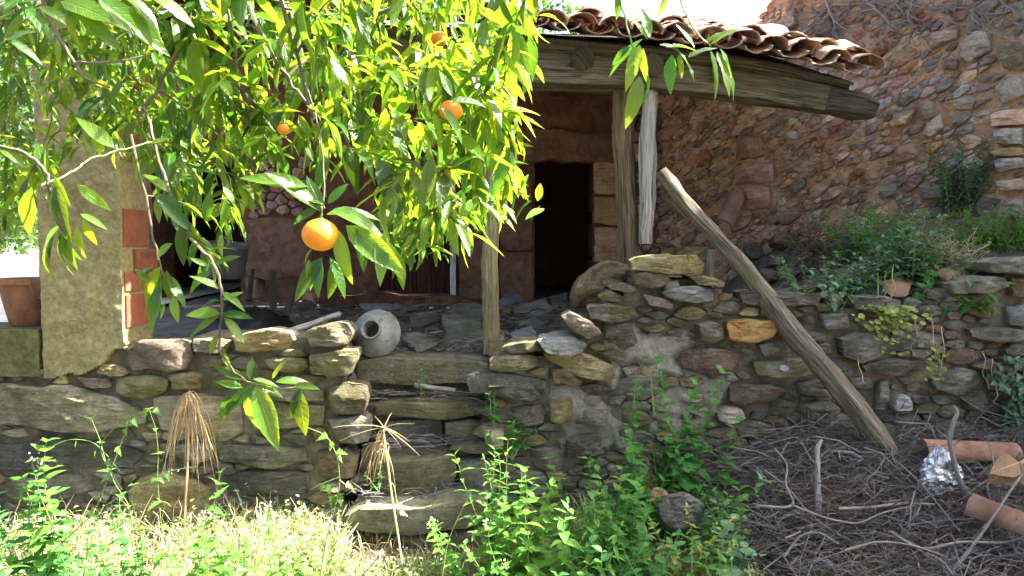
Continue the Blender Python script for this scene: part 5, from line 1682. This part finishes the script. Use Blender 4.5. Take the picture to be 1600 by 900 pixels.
bank(1522, 450, 488, 4.5, L=.05, kind='ovate', mat='weed', name='wall_plant', label='small bright green plant on the wall right of the red shard', cat='plant', stems=4, spread=.6, width=.04, n_ind=24)
bank(1548, 466, 490, 4.46, L=.04, kind='ovate', mat='weed', name='wall_plant', label='smallest bright plant in the joint right of its bright neighbour', cat='plant', stems=3, spread=.6, width=.03, n_ind=16)
bank(1330, 425, 500, 4.55, L=.05, kind='ovate', mat='bluegreen', name='wall_plant', label='blue green plant spilling over the wall edge below the rue', cat='plant', stems=9, spread=.6, width=.16, n_ind=30, droop=.7)
bank(1465, 400, 470, 4.75, L=.05, kind='lobed', mat='weed', name='wall_plant', label='pale jagged plant between the tall thistle and the red shard', cat='plant', stems=7, spread=.5, width=.1, n_ind=30, droop=.3)
bank(1405, 350, 455, 4.9, L=.05, kind='small', mat='bluegreen', name='bank_shrub', label='loose blue green shrub behind the tall thistle', cat='shrub', stems=50, spread=.4, width=.2, n_ind=0)
# pennywort hanging on the wall
pw = thing('pennywort', P(1390, 500, 4.42), 'yellow green pennywort cushion hanging down the wall face', 'plant')
L = Leaves()
for k in range(150):
    x = R.gauss(1395, 22); y = 475 + abs(R.gauss(0, 32))
    L.add('round', P(x, y, 4.43 - R.uniform(0, .05)), (R.uniform(-.6, .6), -.7, R.uniform(-.8, .1)), (R.uniform(-.3, .3), -1, .6), R.uniform(.018, .042))
L.build(pw, M['pennywort'], 60, 'leaf', 'foliage', 6)
for (x, y0, y1) in ((1372, 474, 428), (1385, 480, 424), (1392, 478, 414)):
    sp_ = MB().tube(curve(P(x, y0, 4.48), P(x + R.uniform(-8, 8), y1, 4.5), 6, 0, .12), [.002, .004, .005, .005, .0045, .003, .0015], 6, False, .4)
    sp_.build('flower_spike', M['pennywort'], pw, True)
hg = thing('hanging_weed', P(1460, 500, 4.42), 'thin withered stems hanging down the right part of the wall', 'plant')
for (x, y0, y1) in ((1455, 492, 588), (1471, 510, 580), (1430, 500, 560), (1534, 548, 610), (1551, 560, 640), (1340, 560, 600)):
    MB().tube(curve(P(x, y0, 4.42), P(x + R.uniform(-10, 12), y1, 4.40), 8, 0, .16), [.0022, .003, .0022, .0025, .002, .0024, .002, .002, .001], 5, False, .4).build('stem', M['straw'], hg, True)
L = Leaves()
for k in range(40):
    x = R.choice([1458, 1472, 1452]); y = R.uniform(540, 592)
    L.add('round', P(x + R.gauss(0, 5), y, 4.39), (R.uniform(-.6, .6), -.7, R.uniform(-.8, .1)), (R.uniform(-.3, .3), -1, .6), R.uniform(.015, .03))
L.build(hg, M['pennywort'], 20, 'leaf', 'foliage', 4)
# ivy at the right edge
iv = thing('ivy', P(1590, 640, 4.4), 'dark glossy ivy patch on the wall at the right edge', 'ivy')
L = Leaves(); mb = MB()
for s in range(12):
    a = P(R.uniform(1570, 1640), R.uniform(640, 670), 4.42); b = P(R.uniform(1552, 1650), R.uniform(550, 600), 4.40)
    q = curve(a, b, 10, 0, .12); mb.tube(q, .003, 4, False)
    for p in q:
        for m in range(3):
            L.add('lobed', p + rv(.03) + Vector((0, -.03, 0)), (R.uniform(-1, 1), -.5, R.uniform(-.9, .2)), (R.uniform(-.4, .4), -1, .5), R.uniform(.04, .07), 1.1)
mb.build('stem', M['twig_brown'], iv, True)
L.build(iv, M['ivy'], 80, 'leaf', 'foliage', 7)
# dry tuft on the bank
dt = thing('dry_tuft', P(1480, 425, 4.85), 'tuft of dead pale stalks above the red shard on the wall', 'dry grass')
mb = MB()
for k in range(110):
    a = P(R.uniform(1455, 1520), R.uniform(385, 425), R.uniform(4.75, 5.1))
    d = Vector((R.uniform(-1, 1), R.uniform(-.6, .3), R.uniform(-.3, .9))).normalized() * R.uniform(.06, .2)
    mb.tube(curve(a, a + d, 4, -.1, .2), .0022, 4, False)
mb.build('stalks', M['straw'], dt, True, kind='stuff')
rc = thing('root_clump', P(1265, 405, 5.6), 'tangle of dead brown roots at the foot of the leaning red tile', 'roots')
mb = MB()
for k in range(90):
    a = P(R.uniform(1240, 1305), R.uniform(370, 420), R.uniform(5.3, 5.9))
    d = Vector((R.uniform(-1, 1), R.uniform(-.6, .3), R.uniform(-.5, .7))).normalized() * R.uniform(.06, .24)
    mb.tube(curve(a, a + d, 5, -.1, .3), R.uniform(.003, .008), 5, False)
mb.build('roots', M['twig_brown'], rc, True, kind='stuff')

# ---------------------------------------------------------------- dry grass heads and wispy stems in front
def brome(head, foot, Y, spread, n, Ln, label, side=0.):
    h, f = P(*head, Y), P(*foot, Y)
    f.z = min(f.z, ground(f.x, f.y)) if f.z < .4 else f.z
    t = thing('brome_grass', f, label, 'dry grass')
    MB().tube(curve(f, h, 10, 0, .01), [.0034] * 8 + [.003, .0025, .002], 6, False).build('stalk', M['straw'], t, True)
    mb = MB()
    for k in range(n):
        if k % 7 == 0: g_ = max(-.8, min(.8, R.gauss(0, .4)))
        a = g_ + R.gauss(0, .13)
        d = Vector((a * spread + side, R.uniform(-.4, .4) * spread, 0))
        p0 = h + Vector((0, 0, -R.uniform(0, .07)))
        l_ = Ln * R.uniform(.35, 1.25)
        up_ = R.uniform(.1, .5)
        dr_ = R.uniform(.9, 1.35)
        q = [p0 + d * l_ * t_ + Vector((.02 * noise.noise(Vector((k, t_ * 2.5, 0))), 0, (up_ * t_ - dr_ * t_ * t_) * l_)) for t_ in (0, .15, .3, .5, .75, 1)]
        mb.tube(q, [.0008, .0009, .0008, .0015, .0010, .0003], 4, False)
    mb.build('awns', M['straw'], t, True)
brome((296, 612), (287, 905), 2.3, .42, 77, .23, 'drooping golden dry grass head on a tall pale stalk at left')
t2 = P(600, 668, 2.6)
brome((598, 672), (628, 880), 2.6, .5, 22, .16, 'spiky pale dry grass head in front of the stone steps', -.05)
mb = MB()
for e in ((520, 668), (530, 690), (648, 662), (655, 712), (640, 690), (612, 645), (585, 650), (628, 700), (570, 745), (580, 735)):
    mb.tube(curve(t2, P(*e, 2.6 + R.uniform(-.06, .06)), 5, -.05, .02), [.001, .0014, .0014, .0011, .0007, .0003], 4, False)
o = mb.build('awns', M['straw'], bpy.data.objects['brome_grass.001'], True)
def wispy(label, stems, Y, leafpts, mat='weed', flowers=(), r=.0028, L=.045, name='wispy_weed'):
    b = P(*stems[0][0], Y)
    t = thing(name, Vector((b.x, Y, ground(b.x, Y))), label, 'weed')
    for s in stems:
        pts = [P(x, y, Y + .03 * noise.noise(Vector((x * .02, y * .02, 1)))) for x, y in s]
        q = []
        for i in range(len(pts) - 1):
            for k in range(4): q.append(pts[i].lerp(pts[i + 1], k / 4))
        q.append(pts[-1])
        for _ in range(2): q = [q[0]] + [(q[i - 1] + q[i] * 2 + q[i + 1]) / 4 for i in range(1, len(q) - 1)] + [q[-1]]
        MB().tube(q, [lerp(r, r * .45, i / (len(q) - 1)) for i in range(len(q))], 5, False).build('stem', M['greenstem'], t, True)
    L_ = Leaves()
    for (x, y, dx, dy) in leafpts:
        L_.add('lobed', P(x, y, Y), (dx, R.uniform(-.4, .4), -dy), UP + Vector((0, -.6, 0)) + rv(.3), L * R.uniform(.8, 1.3))
    L_.build(t, M[mat], 60, 'leaf', 'foliage', 3)
    if flowers:
        F_ = Leaves()
        for (x, y) in flowers:
            for k in range(9): F_.add('small', P(x + R.gauss(0, 7), y + R.gauss(0, 4), Y), rv() + UP, rv(), .011, 1.5)
        F_.merge(F_.items, 'flowers', M['petal'], t, 'stuff')
wispy('long arching thin stems of a wispy weed crossing the left wall', [[(40, 905), (95, 850), (160, 790), (260, 736), (300, 730)], [(150, 795), (175, 730), (205, 650), (240, 638)], [(190, 765), (150, 700), (185, 660), (230, 640), (247, 648)], [(95, 850), (60, 770), (50, 720)], [(75, 700), (110, 685), (150, 690), (190, 740)]], 3.1,
      [(200, 660, -.6, .8), (205, 655, .6, .9), (195, 670, .3, 1), (160, 690, -.7, .6), (165, 720, .8, .5), (150, 705, -.4, .9), (240, 640, .9, .6), (225, 642, .1, 1), (260, 736, .4, .9), (180, 700, .6, .7), (120, 690, -.5, .8), (170, 745, -.8, .4), (140, 800, .7, .4)], flowers=[(55, 718), (66, 728), (262, 738)])
wispy('pale arching weed stem bending down left of the steps', [[(500, 905), (508, 850), (532, 760), (528, 715), (512, 680), (480, 668)], [(532, 745), (505, 755), (485, 765)], [(530, 750), (550, 765), (556, 770)]], 2.9,
      [(512, 680, -.9, .2), (528, 712, .6, .9), (526, 705, .9, .2), (505, 755, -.3, 1), (512, 757, .3, 1), (530, 770, .3, 1.2), (520, 775, -.2, 1.2), (540, 756, .9, .5), (520, 690, -.3, .7)])
wispy('thin bent pale stalks standing before the lowest step', [[(560, 905), (600, 862), (622, 800), (640, 772)], [(622, 800), (615, 752), (605, 760)], [(690, 905), (700, 840), (735, 770)]], 2.9, [(600, 862, -.8, .2), (625, 800, .7, .4)], 'straw')
wispy('nodding white flowered stem beside the tall nettle', [[(1022, 650), (1018, 600), (1016, 578), (1022, 570), (1028, 574)], [(990, 640), (992, 600), (1002, 570)], [(1060, 690), (1045, 660), (1020, 645)]], 4.1, [(992, 600, .5, -.6), (1018, 610, -.6, -.3)], 'nettle', flowers=[(1027, 576)])

# ---------------------------------------------------------------- half buried stones in the weeds
def gstone(u, v, Y, s, mat, label, name='boulder', fl=.75):
    p = P(u, v, Y)
    pl = Plane(p, (1, .1, 0), (-.0, .25, 1), (0, -1, .25))
    pl.V = (Vector((0, .25, 1)) - pl.U * pl.U.dot(Vector((0, .25, 1)))).normalized(); pl.N = pl.U.cross(pl.V)
    mb = MB()
    stone(mb, [(math.cos(2 * pi * i / 9) * s * R.uniform(.9, 1.15), math.sin(2 * pi * i / 9) * s * fl * R.uniform(.9, 1.1)) for i in range(9)], pl, s, s * .5, 0, None, .8)
    o = mb.build(name, M[mat], None, True, 45)
    tag(o, label, 'stone')
gstone(1062, 800, 3.85, .13, 'slate', 'half buried round grey stone among the weeds at bottom centre')
gstone(1030, 775, 3.95, .06, 'orange', 'small reddish stone beside the half buried round one', 'stone')
gstone(1225, 575, 4.35, .03, 'pale', 'small pale stone on a ledge of the wall below the pole', 'stone')

# ---------------------------------------------------------------- ground cover (uncountable)
gr, cv, fw = Leaves(), Leaves(), Leaves()
def cov(x0, x1, y0, y1, n, hb, straw=.3, wl=.6, fl_=.0):
    for k in range(n):
        x, y = R.uniform(x0, x1), R.uniform(y0, y1)
        c = noise.noise(Vector((x * 3.2, y * 3.2, 4)))
        if c < -.25: continue
        p = Vector((x, y, ground(x, y) - .01))
        h = hb * (.6 + c) * R.uniform(.5, 1.3)
        for m in range(2):
            d = Vector((R.uniform(-.7, .7), R.uniform(-.7, .7), 1))
            gr.add('blade', p + rv(.02), d, (R.uniform(-1, 1), -1, .3), max(.05, h * 1.3), R.uniform(.7, 1.6))
        if R.random() < wl:
            q = p
            for m in range(R.randint(4, 7)):
                q = q + Vector((R.uniform(-.02, .02), R.uniform(-.02, .02), h * .2))
                a = R.random() * 6.3
                cv.add('small' if R.random() < .7 else 'lobed', q, (math.cos(a), math.sin(a), R.uniform(-.1, .6)), UP + rv(.4), R.uniform(.02, .045))
        if R.random() < fl_:
            q = p + Vector((R.uniform(-.03, .03), R.uniform(-.03, .03), h * R.uniform(.9, 1.3)))
            for m in range(5): fw.add('small', q + rv(.012), rv() + UP * .6, rv(), R.uniform(.008, .016), 1.5)
cov(-3.3, -.95, 3.0, 4.42, 5200, .20, fl_=.35)
cov(-1.0, .1, 2.9, 4.0, 2300, .10, fl_=.3)
cov(-.1, 1.25, 3.0, 4.3, 2600, .16, fl_=.05)
cov(1.2, 3.2, 2.9, 3.5, 700, .12)
tag(gr.merge(gr.items, 'grass', M['grass'], None, 'stuff'), 'thin sunlit and shaded grass covering the ground at the front', 'grass')
tag(cv.merge(cv.items, 'ground_cover', M['cover'], None, 'stuff'), 'low small leaved ground cover among the grass', 'ground cover')
tag(fw.merge(fw.items, 'tiny_flowers', M['petal'], None, 'stuff'), 'tiny pale flowers sprinkled over the sunlit ground cover', 'flowers')
dg = MB()
for k in range(1500):
    x, y = R.uniform(-3.0, .2), R.uniform(3.0, 4.35)
    p = Vector((x, y, ground(x, y) - .01))
    d = Vector((R.uniform(-.6, .6), R.uniform(-.6, .6), R.uniform(.2, 1.))).normalized() * R.uniform(.1, .34) * (.45 if x > -1.0 and y > 3.6 else 1)
    dg.tube(curve(p, p + d, 4, -.1, .12), [.0022, .0022, .002, .0015, .0008], 4, False)
tag(dg.build('dry_stalks', M['straw'], None, True, None, 'stuff'), 'pale dead stalks standing in the sunlit ground cover', 'dry grass')

# ---------------------------------------------------------------- brushwood heap at the right
mb, mb2 = MB(), MB()
def heap(x, y): return ground(x, y) + .19 * sm(.9, 1.5, x) * sm(2.6, 3.3, y)
for k in range(10500):
    x, y = R.uniform(.95, 4.1), R.uniform(2.9, 4.44)
    if x < 1.35 and R.random() < .6: continue
    z = lerp(ground(x, y) - .02, heap(x, y) + .04, R.random() ** .6)
    a = R.random() * 2 * pi
    l_ = R.choice([.12, .2, .3, .45, .6]) * R.uniform(.7, 1.3)
    d = Vector((math.cos(a), math.sin(a) * .6, R.gauss(.05, .32))).normalized() * l_
    p = Vector((x, y, z)) - d * .5
    e = p + d
    if e.y > 4.42: e.y = 4.42
    if p.y > 4.42: p.y = 4.42
    e.z = max(e.z, ground(e.x, e.y)); p.z = max(p.z, ground(p.x, p.y) - .02)
    r_ = R.choice([.001, .0013, .0016, .0021, .0028, .0042]) * R.uniform(.8, 1.3)
    (mb if R.random() < .6 else mb2).tube(curve(p, e, 5, R.uniform(-.12, .12), .22), [r_, r_, r_ * .9, r_ * .8, r_ * .7, r_ * .4], 5, False)
tag(mb.build('brushwood', M['twig'], None, True, None, 'stuff'), 'heap of dead grey twigs below the right part of the wall', 'brushwood')
tag(mb2.build('brushwood', M['twig_brown'], None, True, None, 'stuff'), 'browner dead twigs mixed through the heap of brushwood', 'brushwood')
def branch(px, Y, r, label, mat='twig', group=None, name='branch', n=8):
    r *= .62 if r < .018 else .85
    pts = [P(x, y, lerp(Y[0], Y[1], i / (len(px) - 1))) for i, (x, y) in enumerate(px)]
    q = []
    for i in range(len(pts) - 1):
        for k in range(5): q.append(pts[i].lerp(pts[i + 1], k / 5))
    q.append(pts[-1])
    for _ in range(3): q = [q[0]] + [(q[i - 1] + q[i] * 2 + q[i + 1]) / 4 for i in range(1, len(q) - 1)] + [q[-1]]
    m = len(q)
    o = MB().tube(q, [r * lerp(1, .55, i / (m - 1)) for i in range(m)], n, True, .22).build(name, M[mat], None, True, 60)
    tag(o, label, 'branch', group)
branch([(1548, 815), (1520, 780), (1500, 755), (1490, 720), (1483, 690), (1489, 660), (1497, 645), (1490, 634)], (3.75, 3.95), .019, 'pale grey crooked branch rising in front of the silver foil bag')
branch([(1279, 805), (1277, 760), (1278, 725), (1276, 700), (1284, 688)], (3.8, 3.9), .022, 'thick upright grey stub standing in the brushwood below the pole')
branch([(1180, 790), (1230, 794), (1242, 786), (1226, 758), (1232, 725), (1210, 700)], (3.6, 3.8), .012, 'grey forked branch lying at the left edge of the brushwood')
branch([(1240, 790), (1290, 810), (1340, 820), (1380, 800), (1430, 790)], (3.6, 3.65), .010, 'long thin grey branch running across the middle of the brushwood')
branch([(1310, 795), (1360, 793), (1410, 786), (1460, 788)], (3.65, 3.7), .014, 'thick horizontal branch in the middle of the brushwood')
branch([(1390, 830), (1440, 862), (1500, 845), (1570, 850), (1620, 830)], (3.4, 3.5), .014, 'dark curved branch in the lower right of the brushwood')
branch([(1480, 900), (1530, 840), (1560, 795), (1590, 750), (1604, 735)], (3.4, 3.6), .013, 'grey forked branch under the withered leaf at the right edge')
branch([(1350, 700), (1385, 710), (1372, 735), (1350, 750)], (4.0, 3.9), .009, 'bent branch arching just left of the pole foot')
branch([(1300, 705), (1330, 706), (1350, 718), (1340, 722)], (4.0, 3.95), .012, 'short curved root like branch near the pole foot')
for px, Y, r, lab in (([(1195, 735), (1230, 760), (1262, 800), (1300, 830)], (3.85, 3.55), .008, 'thin branch sloping down between the forked branch and the upright stub'), ([(1400, 720), (1440, 755), (1475, 800), (1500, 830)], (3.95, 3.5), .008, 'straight branch sloping down to the left of the foil bag'),
                       ([(1320, 860), (1370, 845), (1420, 850), (1480, 870)], (3.35, 3.35), .009, 'low branch near the bottom of the brushwood, below the horizontal one'), ([(1545, 690), (1555, 730), (1540, 760), (1552, 790)], (4.0, 3.75), .008, 'wavy branch between the foil bag and the withered leaf'),
                       ([(1225, 870), (1250, 835), (1280, 830), (1310, 850)], (3.35, 3.4), .009, 'arched branch at the bottom left of the brushwood')):
    branch(px, Y, r, lab)

# ---------------------------------------------------------------- dead creeper on the gable
dc = thing('dead_creeper', GP.at(2.6, 4.0), 'bare dead creeper stems clinging to the top of the gable wall', 'creeper')
def creep(x, y, n, dx, dy, r, mb, wob=9., fork=True):
    pts = []
    for i in range(n):
        u, v = GP.px(x, y)
        pts.append(GP.at(u, v, .075 + .03 * noise.noise(Vector((x * .05, y * .05, 1)))))
        x += dx + R.uniform(-wob, wob); y += dy + R.uniform(-wob, wob) * .6
        if fork and R.random() < .35:
            creep(x, y, R.randint(3, 6), R.uniform(-12, 12), R.uniform(-2, 9), r * .55, mb, 8, False)
    mb.tube(pts, [lerp(r, r * .4, i / (n - 1)) for i in range(n)], 5, False, .2)
for (x, y, n, dx, dy, r) in ((1292, -20, 13, 1.5, 9, .016), (1350, -20, 9, 3, 9, .018), (1335, 5, 9, -4, 5, .012), (1240, -10, 9, 9, 1, .008), (1450, -20, 8, 1, 9, .014), (1500, -20, 8, 2, 8, .012), (1385, -15, 12, 4, 7, .010), (1560, -20, 9, 3, 8, .012),
                             (1310, 10, 10, 12, 1, .008), (1420, 5, 12, 10, 2, .008), (1275, 20, 10, 3, 8, .007), (1410, -10, 10, -3, 8, .008), (1480, 30, 10, 9, 3, .007), (1520, 20, 9, -2, 6, .012)):
    mb = MB()
    creep(x, y, n, dx, dy, r, mb)
    mb.build('stem', M['twig'], dc, True)
mb = MB()
for k in range(170):
    creep(R.uniform(1220, 1610), R.uniform(-30, 40), R.randint(4, 9), R.uniform(-9, 9), R.uniform(-1, 9), R.uniform(.002, .005), mb, 10, False)
mb.build('fine_stems', M['twig'], dc, True, kind='stuff')

# ---------------------------------------------------------------- trees beyond the yard and the house
def far_tree(x, y, z0, h, rad_, label, n=2600, L=.16, name='background_tree', low=.15):
    t = thing(name, (x, y, z0), label, 'tree', 'trees and bushes beyond the yard')
    mb = MB()
    top = Vector((x, y, z0 + h * .75))
    q = curve((x, y, z0 - .2), top, 8, 0, .05)
    mb.tube(q, [lerp(.03 * h, .008 * h, k / 8) for k in range(9)], 8, False, .15)
    cl = []
    for k in range(26):
        f = R.uniform(low, 1)
        a = R.random() * 2 * pi
        rr = rad_ * math.sin(pi * min(.97, .12 + .85 * f)) ** .6 * R.uniform(.3, 1)
        c = Vector((x + math.cos(a) * rr, y + math.sin(a) * rr, z0 + h * f))
        cl.append((c, rad_ * R.uniform(.22, .42)))
        s = q[min(8, int(f * 7))]
        mb.tube(curve(s, c, 5, .05, .1), [.008 * h, .006 * h, .004 * h, .003 * h, .002 * h, .001 * h], 5, False)
    mb.build('trunk', M['bark'], t, True)
    lf = Leaves()
    for k in range(n):
        c, r_ = R.choice(cl)
        d = rv().normalized() * r_ * R.random() ** .4
        lf.add('ovate', c + d, d + rv(.3) + Vector((0, 0, -.02)), UP + rv(.7), L * R.uniform(.6, 1.2))
    lf.build(t, M['tree'], 0, 'leaf', 'crown')
far_tree(-9.0, 12.6, 1.5, 4.6, 1.7, 'bright green tree filling the gap left of the pillar', 7500)
far_tree(-11.6, 14.5, 1.5, 5.4, 2.0, 'taller tree at the left edge behind the bright one', 5000, .2)
far_tree(-7.6, 15.5, 1.6, 4.8, 1.7, 'dark tree behind the pillar, right of the bright one', 5000, .2)
far_tree(-10.2, 11.2, 1.45, 1.3, 1.1, 'low round bush at the foot of the trees beyond the yard', 3000, .12, 'background_bush', .05)
far_tree(-7.6, 11.0, 1.45, 1.5, 1.1, 'low bush half hidden by the pillar beyond the yard', 3000, .12, 'background_bush', .05)
far_tree(.9, 15.0, .5, 6.45, 1.5, 'dark tree top peeping over the roof tiles behind the house', 1500, .17)
for (x, y, s_) in ((-5.6, 9.2, .0),):
    pass
yw = thing('yard_wall', (-8, 9.6, 1.3), 'low whitewashed wall across the sunny yard with a sloping coping', 'wall')
slab_sheet('masonry', Plane((0, 9.9, 0), (1, 0, 0), (0, 0, 1), (0, -1, 0)), lambda u, v: v < 1.78 - .0 * u, (-14, -4.6, 1.1, 1.8), .08, 0, .3, M['gravel'], yw, .01, 5)
